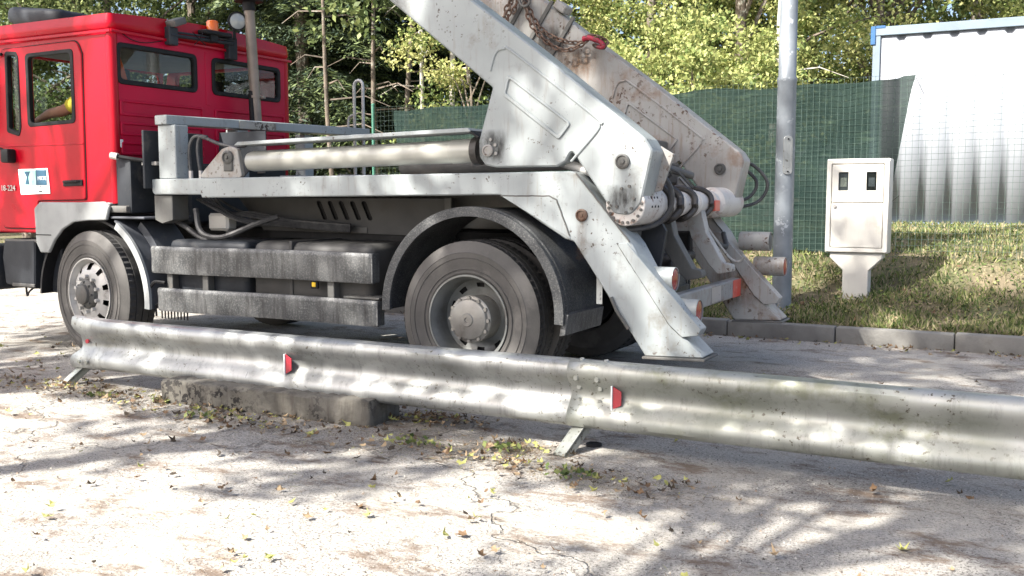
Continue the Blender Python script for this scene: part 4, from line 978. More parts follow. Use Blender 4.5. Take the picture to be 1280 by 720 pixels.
def stain_mat(name, c, amt):
    m, N, L, P = nt(name); tc = N.new('ShaderNodeTexCoord').outputs['Object']
    P.inputs['Base Color'].default_value = (*c, 1); P.inputs['Roughness'].default_value = .85
    tr = N.new('ShaderNodeBsdfTransparent'); x = N.new('ShaderNodeMixShader')
    uvn = N.new('ShaderNodeAttribute'); uvn.attribute_name = 'fade'
    L.new(mul(N, L, mul(N, L, ramp(N, L, noise(N, L, tc, 16, 6, (1.5, 1.5, .5), .7), .30, .62), uvn.outputs['Fac']), amt), x.inputs[0])
    L.new(tr.outputs[0], x.inputs[1]); L.new(P.outputs[0], x.inputs[2]); L.new(x.outputs[0], N['Material Output'].inputs['Surface']); return m
M['rust_run'] = stain_mat('rust_run', (.20, .115, .06), .65); M['grease_smear'] = stain_mat('grease_smear', (.03, .027, .024), .9)
def stain(x0, x1, z0, z1, y, mat, parent, name, fade_down=True):
    nx_, nz_ = 10, 14; bm = B(); vs = [[bm.verts.new((x0+(x1-x0)*i/nx_, y, z0+(z1-z0)*j/nz_)) for j in range(nz_+1)] for i in range(nx_+1)]
    for i in range(nx_):
        for j in range(nz_): bm.faces.new((vs[i][j], vs[i+1][j], vs[i+1][j+1], vs[i][j+1]))
    o = obj(name, bm, mat, parent); at = o.data.attributes.new('fade', 'FLOAT', 'POINT')
    for k, v_ in enumerate(o.data.vertices):
        u = (v_.co.x-x0)/(x1-x0)*2-1; w_ = (v_.co.z-z0)/(z1-z0)
        at.data[k].value = max(0, 1-u*u)*(w_*min(1, (1-w_)*6) if fade_down else max(0, 1-(w_*2-1)**2))
    return o
stain(.735, .815, .93, 1.215, .0975, M['rust_run'], leg, 'rust_run')
stain(1.0, 1.5, .45, .95, 2.0955, M['rust_run'], legf, 'rust_run', False)
# ---- deck, headboard
bm = B(); box(bm, -2.6, .7, .345, 2.095, 1.385, 1.42, .003); obj('deck', bm, M['silver_dirty'], T)
bm = B(); box(bm, -2.6, .7, .80, .92, 1.1, 1.38, .003); box(bm, -2.6, .7, 1.56, 1.68, 1.1, 1.38, .003)
for x in (-2.4, -1.2, -.2, .5): box(bm, x, x+.08, .92, 2.1, 1.25, 1.38, .003)
obj('subframe', bm, M['silver_dirty'], T)
bm = B()
for x in (-1.9, -1.35, -.45, .2): box(bm, x, x+.16, .36, .50, 1.42, 1.50, .01)
obj('deck_cleats', bm, M['silver_worn'], T)
bm = B(); box(bm, -2.915, -2.725, .11, .25, 1.478, 1.90, .006); obj('headboard_post', bm, M['silver'], T)
bm = B(); box(bm, -2.86, -2.72, .80, .93, 1.42, 1.90, .006); obj('headboard_post', bm, M['silver'], T)
bm = B(); box(bm, -2.80, -2.68, 1.62, 1.74, 1.42, 1.90, .006); obj('headboard_post', bm, M['silver'], T)
bm = B(); box(bm, -.075, .075, 0, 2.32, 0, .075, .006); bmesh.ops.transform(bm, matrix=Matrix.Translation((-2.86, .09, 1.902)) @ Matrix.Rotation(R(-7), 4, 'Z') @ Matrix.Rotation(R(.3), 4, 'X'), verts=bm.verts)
hb = obj('headboard_rail', bm, M['silver'], T)
bm = B(); box(bm, -.003, .003, .72, 1.12, .006, .068, 0); bmesh.ops.transform(bm, matrix=Matrix.Translation((-2.782, .08, 1.902)) @ Matrix.Rotation(R(-7), 4, 'Z'), verts=bm.verts)
obj('worn_label', bm, surf('scraped_paint', (.36, .33, .27), (.42, .40, .36), .7, scale=12, spots=((.06, .04, .03), 24, .50), bump=.2), hb)
bm = B(); box(bm, -3.01, -2.985, .03, .66, 1.40, 1.86, .004); obj('headboard_plate', bm, M['dark'], T)
obj('blue_grey_plate', plate_bm([(-2.72, 1.49), (-2.70, 1.86), (-2.2, 1.86), (-2.2, 1.70), (-2.45, 1.49)], [], .56, .57, 'y', .002), M['dark'], T)
obj('cylinder_bracket', plate_bm(fillet([(-2.52, 1.48), (-2.26, 1.70), (-2.18, 1.72), (-2.10, 1.70), (-2.06, 1.48)], .03), [], .13, .17, 'y', .004), M['silver_worn'], T)
bm = B(); lathe(bm, [(.052, .0), (.052, -.02), (.036, -.03), (.032, -.018), (.014, -.018), (.012, -.03), (.001, -.03)], (-2.19, .13, 1.635), 'y', 24); box(bm, -2.235, -2.145, .115, .13, 1.53, 1.66, .006); obj('bracket_pin', bm, M['silver_dirty'], T)
bm = plate_bm(fillet([(-3.0, 1.15), (-3.0, 1.345), (-2.80, 1.345), (-2.80, 1.15), (-2.92, 1.12)], .01), [], .13, .3, 'y', .004); obj('frame_end_box', bm, M['silver_dirty'], T)
for dx in (0, .09):
    bm = B(); tube(bm, [(-2.66+dx*1.2, .20, 1.50), (-2.67+dx, .20, 1.70), (-2.62+dx*.8, .20, 1.80), (-2.52+dx*.5, .20, 1.80), (-2.35, .20, 1.745), (-2.2, .21, 1.72), (-2.08, .2, 1.725)][:(7 if dx == 0 else 4)], .014, 8, curve=5); obj('hose', bm, M['rubber'], T)
    bm = B(); cyl(bm, (-2.66+dx*1.2, .20, 1.478), (-2.66+dx*1.2, .20, 1.54), .017, seg=8); obj('hose_fitting', bm, M['badge'], T)
# grab handle beside cab
bm = B(); cyl(bm, (-3.30, .02, 1.66), (-2.93, .16, 1.60), .016, seg=10); hh = obj('cab_lock_lever', bm, M['black'], T)
bm = B(); cyl(bm, (-3.335, .005, 1.667), (-3.28, .025, 1.657), .028, seg=14); obj('lever_knob', bm, M['white'], hh)
bm = B(); box(bm, -3.10, -2.93, .10, .17, 1.585, 1.615, .004); obj('lever_stop', bm, M['silver_worn'], T)
# far side rail hoop
bm = B(); hx, hy = -2.70, 2.40
tube(bm, [(hx, hy, 1.5), (hx, hy, 2.41), (hx+.007, hy, 2.437), (hx+.026, hy, 2.456), (hx+.0525, hy, 2.463), (hx+.079, hy, 2.456), (hx+.098, hy, 2.437), (hx+.105, hy, 2.41), (hx+.105, hy, 1.5)], .016, 10); tube(bm, [(hx-.075, hy, 1.9), (hx-.075, hy, 2.08), (hx-.05, hy, 2.12), (hx, hy, 2.13)], .012, 8, curve=3); obj('ladder_handrail', bm, M['rim_light'], T)

# ---- lift cylinders (near, far)
def lift_cylinder(yc, mat_body):
    bm = B()
    lathe(bm, [(.001, -2.12), (.045, -2.12), (.070, -2.10), (.078, -2.06), (.078, -.30), (.082, -.295), (.082, -.10), (.060, -.085), (.001, -.085)], (0, 0, 0), 'x', 36)
    bmesh.ops.transform(bm, matrix=Matrix.Translation((.07, yc, 1.648)) @ Matrix.Rotation(R(-1.2), 4, 'Y'), verts=bm.verts)
    c = obj('lift_cylinder', bm, mat_body, T)
    bm = B(); lathe(bm, [(.095, -.03), (.095, .02), (.04, .02)], (-.02, yc, 1.645), 'x', 24); lathe(bm, [(.04, .02), (.04, .12), (.001, .12)], (-.02, yc, 1.645), 'x', 20); obj('gland', bm, M['greasy'], c)
    bm = plate_bm([(-2.10, 1.722), (-2.06, 1.748), (-.05, 1.792), (-.03, 1.775), (-.03, 1.765), (-2.05, 1.722)], [], yc-.11, yc+.10, 'y', .003); obj('cover_plate', bm, M['silver'], c)
    obj('cover_end', plate_bm([(-.05, 1.79), (.03, 1.73), (.02, 1.72), (-.06, 1.775)], [], yc-.10, yc+.10, 'y', .002), M['black'], c)
lift_cylinder(.20, M['rod']); lift_cylinder(2.25, M['silver_dirty'])
bm = B(); cyl(bm, (.45, .22, 1.60), (.95, .22, 1.45), .035, seg=14); obj('piston_rod', bm, M['rim_light'], T)

# ---- lifting arms
def lerp2(a, b, t): return (a[0]+(b[0]-a[0])*t, a[1]+(b[1]-a[1])*t)
arm_poly = fillet([(-2.05, 3.72), (-.66, 2.665), (-.27, 2.36), (.135, 2.045), (.03, 1.70), (.035, 1.60), (.08, 1.545), (.16, 1.53), (.60, 1.53), (.66, 1.56), (.70, 1.63), (.95, 1.29), (.985, 1.235), (1.10, 1.225), (1.165, 1.30), (1.235, 1.62), (1.19, 1.69), (.44, 2.275), (-.05, 2.635), (-1.72, 3.93)],
                  [.02, 0, .1, .02, .05, .05, .05, .03, .02, .03, .02, .05, .08, .08, .05, .04, .04, 0, 0, .03])
recess = fillet([(.245, 2.125), (.70, 1.795), (.615, 1.695), (.215, 1.99)], .025)
recess_i = fillet([(.262, 2.095), (.675, 1.797), (.610, 1.725), (.238, 2.002)], .015)
rim_line = [(.12, 2.15), (.16, 2.26), (.22, 2.285), (.30, 2.25), (.86, 1.83), (.885, 1.79), (.87, 1.74), (.70, 1.56)]
def build_arm(y0, y1, mt, worn):
    bm = plate_bm(arm_poly, [], y0, y1, 'y', .010)
    # pressed recess rim and stiffening ridge
    a = obj('lifting_arm', bm, mt, T)
    bm = plate_bm([Vector(p)*1.0 for p in recess], [recess_i], y0-.012, y0+.001, 'y', .004); obj('recess_rim', bm, mt, a)
    bm = B(); tube(bm, [(x, y0-.001, z) for x, z in rim_line], .009, 8, curve=6); obj('pressed_ridge', bm, mt, a)
    bm = B(); lathe(bm, [(.046, .0), (.046, -.014), (.036, -.02), (.032, -.012), (.018, -.012), (.014, -.022), (.001, -.022)], (1.045, y0, 1.555), 'y', 28); obj('pivot_pin', bm, M['silver_dirty'], a)
    bm = B(); lathe(bm, [(.040, .0), (.040, -.016), (.028, -.022), (.024, -.014), (.010, -.014), (.001, -.014)], (.105, y0, 1.64), 'y', 24)
    for dx, dz in ((.055, .035), (.06, -.02), (.02, .07)): bolt(bm, .105+dx, y0, 1.64+dz, .012)
    obj('cylinder_pin', bm, M['silver_worn'], a)
    # cross weld straps further up
    if worn:
        for t in (0, .32, .62):
            x, z = -.46-t*.62, 2.56+t*.47; bm = plate_bm([(x, z-.02), (x+.03, z-.04), (x+.24, z+.27), (x+.21, z+.29)], [], y0-.016, y0+.001, 'y', .004); obj('weld_strap', bm, M['silver_dirty'], a)
        bm = B(); box(bm, -.42, -.30, y0-.03, y0+.12, 2.90, 2.97, .01); bmesh.ops.rotate(bm, verts=bm.verts, cent=(-.36, y0, 2.93), matrix=Matrix.Rotation(R(36), 3, 'Y')); obj('stop_block', bm, M['silver_worn'], a)
    # telescopic tip
    bm = plate_bm([(-3.0, 4.48), (-1.8, 3.56), (-1.58, 3.78), (-2.78, 4.72)], [], y0+.03, y1-.03, 'y', .006); obj('telescopic_tip', bm, mt, a)
    return a
arm_near = build_arm(.10, .31, M['silver'], False); arm_far = build_arm(2.18, 2.39, M['silver_worn'], True)
stain(.01, .26, 1.55, 1.78, .0965, M['grease_smear'], arm_near, 'grease_smear', False); stain(.94, 1.16, 1.22, 1.42, .0965, M['grease_smear'], arm_near, 'grease_smear', False)
stain(-.45, .05, 2.32, 2.60, 2.176, M['rust_run'], arm_far, 'rust_run', False); stain(-.70, -.25, 2.52, 2.80, 2.1755, M['grease_smear'], arm_far, 'grease_smear', False)
# front strip of near arm (inner rear flange)
obj('arm_flange', plate_bm(fillet([(1.20, 1.66), (1.30, 1.60), (1.22, 1.38), (1.15, 1.36)], .01), [], .30, .33, 'y', .003), M['silver_worn'], T)
bm = B(); box(bm, .45, .62, .35, 2.15, 1.64, 1.78, .01); obj('arm_crossmember', bm, M['silver_dirty'], T)
bm = B(); box(bm, .62, .72, 1.2, 2.15, 1.44, 1.60, .01); cyl(bm, (.7, 1.4, 1.6), (.9, 1.9, 1.5), .03); obj('valve_block', bm, M['silver_dirty'], T)

# ---- torsion shaft / tipping drum
ax, az = 1.06, 1.29
bm = B(); lathe(bm, [(.001, .108), (.122, .108), (.128, .114), (.128, .52), (.105, .53), (.088, .54), (.088, 1.86), (.105, 1.87), (.118, 1.88), (.118, 2.42), (.001, 2.42)], (ax, 0, az), 'y', 48); dr = obj('torsion_shaft', bm, M['roller'], T)
bm = B()
for a in (172, 190, 208, 226, 244, 262, 280, 300, 322, 345, 5): bolt(bm, ax+.108*math.cos(R(a)), .108, az+.108*math.sin(R(a)), .010, .010)
for dx, dz in ((-.02, .10), (.03, .115), (.06, .04), (-.05, -.01), (.01, -.045), (.045, -.02)): bolt(bm, ax+dx, .100, az+dz, .010, .010)
obj('drum_bolts', bm, M['silver_dirty'], dr)
bm = B()
for k in range(3):
    yy = .24+k*.055; a0 = R(-12)
    merge(bm, (lambda b: (bmesh.ops.transform(b, matrix=Matrix.Translation((ax, yy, az)) @ Matrix.Rotation(R(-8), 4, 'Y') @ Matrix.Translation((.124, 0, 0)), verts=b.verts), b)[1])((lambda b: (box(b, -.002, .002, -.012, .012, -.035, .035, .001), b)[1])(B())))
obj('drum_slots', bm, M['black'], dr)
for yy, rr, rd in ((.56, .135, .022), (.82, .115, .026), (1.15, .11, .024), (1.55, .108, .02)):
    bm = B(); n = 30; tube(bm, [(ax+rr*math.cos(2*math.pi*i/n), yy+.02*math.sin(i*.7), az+rr*math.sin(2*math.pi*i/n)) for i in range(n)], rd, 8, closed=True); obj('grease_band', bm, M['greasy'], dr)
bm = B()
for yy in (.66, 1.0, 1.36, 1.75): lathe(bm, [(.088, -.02), (.100, -.018), (.100, .018), (.088, .02)], (ax, yy, az), 'y', 32)
obj('shaft_collar', bm, M['roller'], dr)
bm = B(); box(bm, ax+.07, ax+.125, 1.60, 1.72, az-.06, az+.02, .004); obj('red_tag', bm, M['reflect_red'], dr)
# hose looping from near drum
bm = B(); tube(bm, [(1.0, .40, 1.55), (1.12, .42, 1.52), (1.21, .48, 1.42), (1.22, .5, 1.28), (1.15, .44, 1.17), (1.04, .25, 1.135), (.95, .15, 1.17), (.90, .20, 1.27), (.84, .26, 1.38), (.76, .28, 1.48), (.68, .30, 1.53)], .017, 8, curve=6); obj('hose', bm, M['rubber'], T)
bm = B(); tube(bm, [(1.0, 2.44, 1.60), (1.12, 2.52, 1.58), (1.24, 2.56, 1.46), (1.20, 2.54, 1.34), (1.08, 2.46, 1.28)], .014, 8, curve=6); obj('hose', bm, M['rubber'], T)
bm = B(); tube(bm, [(1.04, 2.44, 1.63), (1.20, 2.54, 1.60), (1.32, 2.60, 1.45), (1.26, 2.58, 1.30), (1.10, 2.48, 1.24)], .014, 8, curve=6); obj('hose', bm, M['rubber'], T)
for pts in (((1.22, .33, 1.62), (1.19, .42, 1.55), (1.20, .55, 1.48), (1.1, .6, 1.44)), ((1.0, .8, 1.5), (1.1, .9, 1.52), (1.2, 1.0, 1.40)), ((.9, .5, 1.55), (1.0, .62, 1.62), (1.12, .66, 1.52), (1.1, .7, 1.42))):
    bm = B(); tube(bm, pts, .009, 6, curve=6); obj('thin_pipe', bm, M['rubber'], T)
# tipping hooks hanging from the shaft
def hook(y, mt, dx=0):
    bm = plate_bm(fillet([(1.00+dx, 1.25), (1.13+dx, 1.25), (1.17+dx, 1.08), (1.30+dx, .86), (1.36+dx, .85), (1.37+dx, .80), (1.26+dx, .78), (1.20+dx, .84), (1.06+dx, 1.04)], .02), [], y, y+.10, 'y', .005); return obj('tipping_hook', bm, mt, T)
hook(.80, M['silver_dirty'], -.03); hook(1.42, M['silver_worn'], .0)
bm = B(); tube(bm, [(1.15, 1.50, 1.12), (1.22, 1.56, 1.0), (1.30, 1.62, .88), (1.36, 1.66, .86), (1.40, 1.64, .90)], .011, 6, curve=4); obj('locking_rod', bm, M['silver_worn'], T)
bm = B(); box(bm, .80, .96, .36, .95, 1.02, 1.22, .01); box(bm, .82, .90, .5, 1.4, .76, 1.1, .01); box(bm, .70, .78, .7, 1.8, .85, 1.05, .01); obj('rear_crossmember', bm, M['silver_dirty'], T)
obj('rear_bracket_plate', plate_bm([(.98, .8), (1.02, 1.18), (1.12, 1.22), (1.18, 1.12), (1.13, .82)], [], .52, .56, 'y', .003), M['dark'], T)
bm = B(); lathe(bm, [(.001, -.12), (.07, -.12), (.09, -.05), (.09, .05), (.05, .10), (.05, .16), (.001, .16)], (.98, 1.15, .85), 'x', 20); cyl(bm, (1.0, 1.3, .9), (1.0, 1.6, .9), .04); obj('towing_coupling', bm, M['greasy'], T)
bm = B(); tube(bm, [(.99, 1.6, 1.2), (1.1, 1.7, 1.05), (1.18, 1.9, .95), (1.12, 2.05, 1.05)], .02, 8, curve=4); obj('hose', bm, M['rubber'], T)

# ---- rear mudguards
def mudguard(y0, y1, out):
    bm = B(); arc(bm, 0.01, .585, .668, .680, 182, -4, y0, y1, 36); g_ = obj('rear_mudguard', bm, M['fender'], T)
    bm = B(); arc(bm, 0.01, .585, .628, .690, 182, -4, out-.008, out+.014, 36); obj('edge_flange', bm, M['fender'], g_)
    bm = B(); arc(bm, 0.01, .585, .676, .692, 182, -4, out+.055, out+.07, 36); obj('pressed_bead', bm, M['fender'], g_)
    bm = plate_bm([(.66, .46), (.70, .47), (.72, .60), (.68, .61)], [], y0+.02, y1-.02, 'y', .003); obj('mud_flap', bm, M['guard'], g_)
mudguard(.0, .62, .0); mudguard(1.86, 2.48, 2.47)
bm = B(); box(bm, -.60, -.54, .30, .80, .98, 1.02, .005); box(bm, -.56, -.50, .62, .68, 1.0, 1.33, .005); obj('mudguard_stay', bm, M['silver_dirty'], T)
# ---- side guards
def board(z0, z1, x0, x1, y):
    prof2 = [(y+.035, z1-.012), (y+.028, z1), (y+.004, z1), (y-.006, z1-.012), (y-.008, z1-.03), (y-.002, z1-.07), (y-.004, z0+.02), (y+.002, z0), (y+.03, z0)]
    bm = B(); n = 40; rows = []
    for i in range(n+1):
        x = x0+(x1-x0)*i/n; rows.append([bm.verts.new((x, yy+.003*math.sin(x*6), zz+.003*math.sin(x*3))) for yy, zz in prof2])
    for a, b in zip(rows, rows[1:]):
        for k in range(len(prof2)-1): bm.faces.new((a[k], b[k], b[k+1], a[k+1]))
    return bm
for z0, z1, x0, x1 in ((.735, .945, -2.93, -.775), (.435, .615, -2.87, -.735)):
    o = solid(obj('side_guard', board(z0, z1, x0, x1, .02), M['guard'], T, recalc=False), .004)
    bm = B(); box(bm, x1-.012, x1, .014, .10, z0+.004, z1-.004, .002); obj('end_cap', bm, M['guard'], o)
bm = B()
for x in (-2.80, -2.42, -1.20):
    bq = B(); box(bq, x, x+.06, .05, .12, .50, .90, .004); obj('guard_bracket', bq, M['silver_dirty'], T)
box(bm, -1.05, -.74, .04, .35, .62, .635, .003); obj('guard_bracket', bm, M['silver_dirty'], T)
bm = B(); box(bm, -1.345, -1.275, .035, .06, .675, .735, .006); ml = obj('side_marker_light', bm, M['black'], T)
bm = B(); box(bm, -1.325, -1.290, .028, .036, .688, .722, .004); obj('lens', bm, M['yellow'], ml)
bm = B()
for k in range(9): cyl(bm, (-2.90+k*.035, .08, .36), (-2.90+k*.035, .08, .43), .006, seg=6)
tube(bm, [(-2.96, .03, .62), (-2.90, .02, .66), (-2.80, .03, .655)], .014, 6, curve=3); tube(bm, [(-2.93, .05, .38), (-2.93, .05, .47), (-2.86, .05, .48)], .008, 6, curve=3); obj('cable_brush', bm, M['black'], T)
# far side guards
bm = B(); box(bm, -2.9, -.8, 2.40, 2.43, .735, .945, .01); box(bm, -2.9, -.8, 2.40, 2.43, .435, .615, .01); obj('far_side_guard', bm, M['guard'], T)
bm = B(); lathe(bm, [(.001, -.6), (.2, -.58), (.24, -.5), (.24, .5), (.2, .58), (.001, .6)], (-1.8, 2.05, .72), 'x', 24); obj('air_reservoir', bm, M['dark'], T)

# ---- exhaust, lamps on the cab rear
bm = B(); ex0, ex1 = Vector((-3.15, 1.535, 1.55)), Vector((-3.15, 1.44, 3.05))
cyl(bm, ex0, ex1, .048, seg=20); exh = obj('exhaust_pipe', bm, M['exhaust'], T)
bm = B(); cyl(bm, (-3.16, 1.475, 1.6), (-3.16, 1.455, 2.30), .028, seg=14); obj('heat_shield', bm, M['black'], exh)
bm = B(); cyl(bm, ex0.lerp(ex1, .46), ex0.lerp(ex1, .475), .056, seg=20); box(bm, -3.13, -3.08, 1.52, 1.56, 2.235, 2.255, .002); obj('clamp', bm, M['exhaust'], exh)
bm = B(); cyl(bm, (-3.15, 1.442, 3.02), (-3.15, 1.437, 3.10), .058, seg=20); cyl(bm, (-3.15, 1.437, 3.10), (-3.15, 1.43, 3.9), .13, seg=24); obj('silencer', bm, M['black'], exh)
bm = B(); tube(bm, [(-3.28, .62, 2.70), (-3.27, 1.0, 2.71), (-3.27, 1.35, 2.72)], .016, 8)
tube(bm, [(-3.28, .62, 2.73), (-3.27, 1.0, 2.74), (-3.27, 1.35, 2.75)], .010, 8); box(bm, -3.335, -3.27, .60, .70, 2.62, 2.77, .006); box(bm, -3.335, -3.27, 1.30, 1.41, 2.58, 2.78, .006); lb = obj('lamp_bar', bm, M['dark'], T)
bm = B(); tube(bm, [(-3.27, .86, 2.76), (-3.25, .92, 2.70), (-3.24, .98, 2.66)], .004, 5); tube(bm, [(-3.26, .98, 2.78), (-3.25, .92, 2.70), (-3.25, .86, 2.65)], .004, 5); tube(bm, [(-3.335, .15, 2.66), (-3.33, .25, 2.615), (-3.33, .4, 2.61), (-3.33, .62, 2.66)], .004, 5, curve=4); obj('cable', bm, M['black'], lb)
bm = B(); box(bm, -3.34, -3.22, .62, .76, 2.79, 2.85, .012, 2); bmesh.ops.rotate(bm, verts=bm.verts, cent=(-3.28, .7, 2.8), matrix=Matrix.Rotation(R(20), 3, 'X')); obj('flat_lamp', bm, M['silver_dirty'], T)
bm = B(); box(bm, -3.40, -3.22, .98, 1.30, 2.76, 2.80, .01); box(bm, -3.32, -3.24, 1.05, 1.14, 2.70, 2.78, .005); bc = obj('beacon', bm, M['black'], T)
bm = B(); lathe(bm, [(.052, 0), (.052, .085), (.045, .095), (.001, .097)], (-3.30, 1.13, 2.80), 'z', 20); obj('lens', bm, M['orange'], bc)
d = (Vector((3.31, -5.6, 1.36))-Vector((-3.22, 1.36, 2.92))); d.z = -.9; d.x += 3; d.normalize(); q = d.to_track_quat('X', 'Z').to_matrix().to_4x4()
bm = B(); lathe(bm, [(.001, -.12), (.04, -.11), (.078, -.05), (.085, 0), (.085, .015), (.070, .015)], (0, 0, 0), 'x', 28); bmesh.ops.transform(bm, matrix=Matrix.Translation((-3.22, 1.36, 2.92)) @ q, verts=bm.verts); cyl(bm, (-3.26, 1.36, 2.76), (-3.26, 1.36, 2.86), .014, seg=8); wl = obj('work_light', bm, M['black'], T)
bm = B(); lathe(bm, [(.072, .010), (.05, .02), (.001, .026)], (0, 0, 0), 'x', 28); bmesh.ops.transform(bm, matrix=Matrix.Translation((-3.22, 1.36, 2.92)) @ q, verts=bm.verts); obj('lens', bm, M['lens_white'], wl)
bm = B(); box(bm, -3.345, -3.335, .105, .135, 1.735, 1.80, .003); obj('white_sticker', bm, M['paper'], rear)

# ================================================================== CHAIN on the far arm
def chain_links(bm, pts, r=.0065, L=.034):
    P = [Vector(p) for p in catmull(pts, 24)]; acc = 0; last = P[0]; k = 0; cps = [P[0]]
    for p in P[1:]:
        acc += (p-last).length; last = p
        if acc >= L*1.42: cps.append(p); acc = 0
    for a, b in zip(cps, cps[1:]):
        c = (a+b)/2; d_, u, w = frame_of(b-a)
        if k % 2: u, w = w, u
        n = 10; loop = []
        for i in range(n):
            an = 2*math.pi*i/n; loop.append(c+d_*(L*math.cos(an))+u*(L*.58*math.sin(an)))
        tube(bm, loop, r, 5, closed=True); k += 1
bm = B(); yc = 2.14
A = [(-.68, yc, 3.02), (-.59, yc-.01, 2.85), (-.50, yc-.02, 2.74), (-.35, yc-.02, 2.655), (-.20, yc-.02, 2.615), (-.09, yc-.02, 2.625)]
chain_links(bm, A, .0075, .032); A2 = [(-.66, yc-.04, 2.98), (-.60, yc-.04, 2.80), (-.46, yc-.05, 2.65), (-.31, yc-.05, 2.56), (-.18, yc-.05, 2.57), (-.06, yc-.05, 2.63)]; chain_links(bm, A2, .0075, .032)
chain_links(bm, [(-.72, yc, 3.14), (-.81, yc-.02, 3.02), (-.87, yc-.02, 2.89), (-.86, yc-.01, 2.78), (-.80, yc, 2.72)], .0075, .032); chain_links(bm, [(-.76, yc-.05, 3.12), (-.80, yc-.05, 2.96), (-.83, yc-.05, 2.80)], .0075, .032)
chain_links(bm, [(-.66, yc-.02, 3.12), (-.73, yc-.04, 3.0), (-.78, yc-.04, 2.9)], .0075, .032)
chain_links(bm, [(-.10, yc-.05, 2.63), (-.03, yc-.07, 2.655), (.05, yc-.07, 2.63), (.10, yc-.05, 2.60), (.09, yc-.04, 2.56), (.02, yc-.05, 2.565), (-.05, yc-.05, 2.60)], .009, .032)
ch = obj('lifting_chain', bm, M['rust']); tag(ch, 'rusty lifting chain with red hook slung over the far lifting arm', 'chain')
bm = B(); tube(bm, [(-.10, yc-.06, 2.635), (-.05, yc-.08, 2.64), (.01, yc-.09, 2.62), (.06, yc-.08, 2.595), (.085, yc-.08, 2.565), (.06, yc-.08, 2.55), (.03, yc-.08, 2.565)], .024, 10, curve=5, taper=.6); obj('hook', bm, M['hookred'], ch)
bm = B(); n = 14; tube(bm, [(-.655+.050*math.cos(2*math.pi*i/n), yc-.05, 3.0+.050*math.sin(2*math.pi*i/n)) for i in range(n)], .013, 8, closed=True); obj('ring', bm, M['silver_dirty'], ch)

# ================================================================== DRIVER
def skin_body(name, verts, edges, radii, mat, parent=None, root=0, lvl=2):
    me = bpy.data.meshes.new(name); me.from_pydata(verts, edges, []); o = link(name, me, parent)
    md = o.modifiers.new('skin', 'SKIN'); md.use_smooth_shade = True
    sv = me.skin_vertices[0].data
    for i, r in enumerate(radii): sv[i].radius = (r, r) if not isinstance(r, tuple) else r; sv[i].use_root = (i == root)
    s = o.modifiers.new('sub', 'SUBSURF'); s.levels = lvl; s.render_levels = lvl
    bpy.context.view_layer.update()
    m2 = bpy.data.meshes.new_from_object(o.evaluated_get(bpy.context.evaluated_depsgraph_get()))
    o.modifiers.clear(); o.data = m2; bpy.data.meshes.remove(me); m2.materials.clear(); m2.materials.append(mat); smooth(m2, 80)
    return o
V = []; E_ = []; Rr = []
def chn(pts, rs, start=None):
    idx = []
    for p, r in zip(pts, rs):
        V.append(p); Rr.append(r); idx.append(len(V)-1)
        if start is not None: E_.append((start, idx[-1]))
        start = idx[-1]
    return idx
# facing -X; pelvis first
sp = chn([(-4.130, .60, 1.70), (-4.110, .60, 1.86), (-4.110, .60, 2.04), (-4.120, .60, 2.18), (-4.140, .60, 2.26), (-4.150, .60, 2.34), (-4.150, .60, 2.43), (-4.150, .60, 2.49)], [.13, .125, .14, .10, .055, .07, .09, .06])
for s in (-1, 1):
    chn([(-4.150, .60+s*.10, 1.69), (-4.550, .60+s*.13, 1.72), (-4.710, .60+s*.13, 1.45), (-4.750, .60+s*.13, 1.33), (-4.870, .60+s*.13, 1.31)], [.095, .075, .055, .04, .03], sp[0])
    if s < 0: arm_ = chn([(-4.130, .42, 2.19), (-4.210, .37, 2.13), (-4.340, .36, 2.085), (-4.530, .38, 2.075), (-4.710, .40, 2.03), (-4.770, .41, 2.01)], [.065, .056, .053, .047, .031, .027], sp[3])
    else: arm_ = chn([(-4.140, .78, 2.13), (-4.150, .86, 1.92), (-4.410, .84, 1.90), (-4.650, .80, 1.95), (-4.750, .78, 1.97), (-4.780, .77, 1.975)], [.065, .05, .045, .036, .028, .026], sp[3])
    h = V[arm_[-1]]
    for k in range(4):
        yy = h[1]+(k-1.5)*.019; ln = [.8, .95, 1., .85][k]
        chn([(h[0]-.045, yy, h[2]-.002), (h[0]-.075*ln, yy, h[2]-.018), (h[0]-.072*ln, yy, h[2]-.042), (h[0]-.052*ln, yy, h[2]-.052)], [.0095, .009, .0085, .008], arm_[-1])
    chn([(h[0]-.015, h[1]+.034, h[2]-.01), (h[0]-.042, h[1]+.042, h[2]-.028), (h[0]-.062, h[1]+.03, h[2]-.04)], [.011, .010, .009], arm_[-1])
person = skin_body('person', V, E_, Rr, M['skin'])
tag(person, 'driver in the cab, bare forearm reaching to the steering wheel, yellow sleeve', 'person')
V2, E2, R2 = [], [], []
V = []; E_ = []; Rr = []
sp = chn([(-4.130, .60, 1.72), (-4.110, .60, 1.86), (-4.110, .60, 2.04), (-4.120, .60, 2.19)], [.145, .14, .155, .11])
chn([(-4.130, .42, 2.19), (-4.210, .37, 2.135), (-4.280, .362, 2.11)], [.080, .076, .074], sp[3]); chn([(-4.140, .78, 2.13), (-4.150, .85, 1.96)], [.078, .068], sp[3])
skin_body('shirt', V, E_, Rr, M['hivis'], person)
V = []; E_ = []; Rr = []
p0 = chn([(-4.130, .60, 1.68)], [.14])
for s in (-1, 1): chn([(-4.170, .60+s*.10, 1.69), (-4.550, .60+s*.13, 1.73), (-4.710, .60+s*.13, 1.45), (-4.740, .60+s*.13, 1.37)], [.105, .088, .068, .055], p0[0])
skin_body('trousers', V, E_, Rr, M['trouser'], person)
bm = B(); bmesh.ops.create_icosphere(bm, subdivisions=3, radius=.108)
for v_ in bm.verts: v_.co = Vector((v_.co.x*1.02-4.135, v_.co.y*.86+.60, v_.co.z*1.0+2.455))
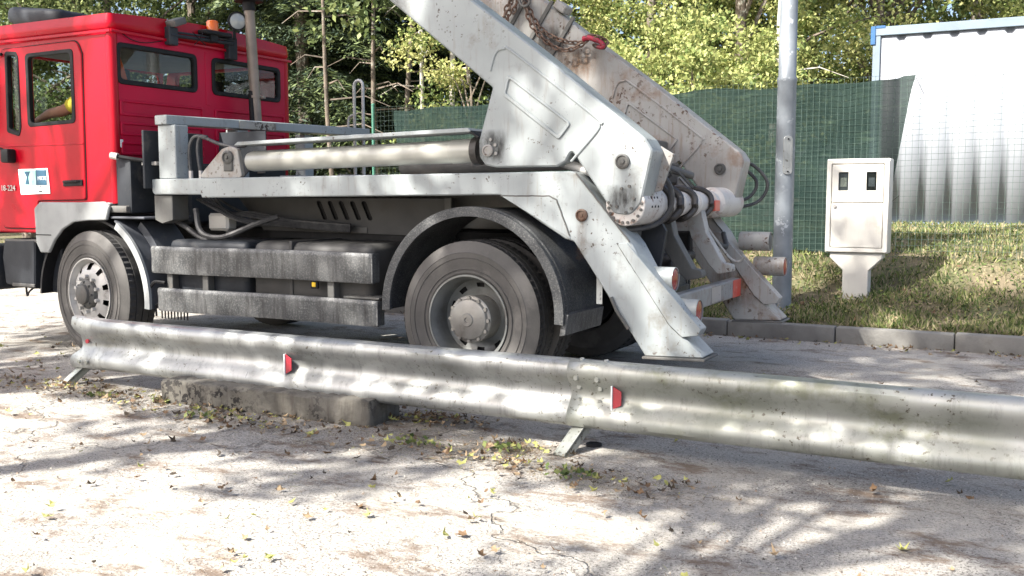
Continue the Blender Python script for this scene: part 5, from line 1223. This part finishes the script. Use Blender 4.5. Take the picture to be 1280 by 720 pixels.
bmesh.ops.delete(bm, geom=[v_ for v_ in bm.verts if v_.co.x < -4.19 and v_.co.z < 2.50 or v_.co.z < 2.40], context='VERTS'); obj('hair', bm, M['hair'], person)
for s in (-1, 1):
    bm = B(); bmesh.ops.create_icosphere(bm, subdivisions=2, radius=.013, matrix=Matrix.Translation((-4.238, .60+s*.032, 2.435))); obj('eye', bm, M['lens_white'], person)
    bm = B(); bmesh.ops.create_icosphere(bm, subdivisions=2, radius=.03, matrix=Matrix.Translation((-4.150, .60+s*.085, 2.42)) @ Matrix.Diagonal((.7, .35, 1, 1))); obj('ear', bm, M['skin'], person)
bm = B(); bmesh.ops.create_icosphere(bm, subdivisions=2, radius=.02, matrix=Matrix.Translation((-4.250, .60, 2.405)) @ Matrix.Diagonal((1, .7, 1.3, 1))); obj('nose', bm, M['skin'], person)
bm = B(); box(bm, -4.242, -4.228, .575, .625, 2.362, 2.368, .002); obj('mouth', bm, M['hookred'], person)

# ================================================================== LIGHT, SKY, CAMERA
SD = Vector((-.42, -.82, .92)).normalized()    # direction to the sun
el = math.asin(SD.z); az_ = math.atan2(SD.x, SD.y)
w = bpy.data.worlds.new('World'); S.world = w; w.use_nodes = True; N = w.node_tree.nodes; L = w.node_tree.links
sky = N.new('ShaderNodeTexSky'); sky.sky_type = 'NISHITA'; sky.sun_disc = False; sky.sun_elevation = el; sky.sun_rotation = az_; sky.dust_density = 4.; sky.ozone_density = .7; sky.air_density = .8
L.new(sky.outputs[0], N['Background'].inputs[0]); N['Background'].inputs[1].default_value = .105
sl = bpy.data.lights.new('sun', 'SUN'); sl.energy = 5.; sl.angle = R(.6); sl.color = (1, .955, .88)
so = bpy.data.objects.new('sun', sl); C.objects.link(so); so.rotation_euler = SD.to_track_quat('Z', 'Y').to_euler(); so.location = (-6, -12, 14)
cam = bpy.data.cameras.new('camera'); cam.sensor_width = 36; cam.lens = 1240/1280*36; cam.clip_end = 1500; cam.clip_start = .05
co_ = bpy.data.objects.new('camera', cam); C.objects.link(co_); co_.location = (3.31, -5.60, 1.36); co_.rotation_euler = (R(90)-math.atan(118/1240), 0, R(28))
S.camera = co_
S.view_settings.view_transform = 'Standard'; S.view_settings.look = 'None'; S.view_settings.exposure = 1.66; S.view_settings.gamma = 1
S.cycles.transparent_max_bounces = 24
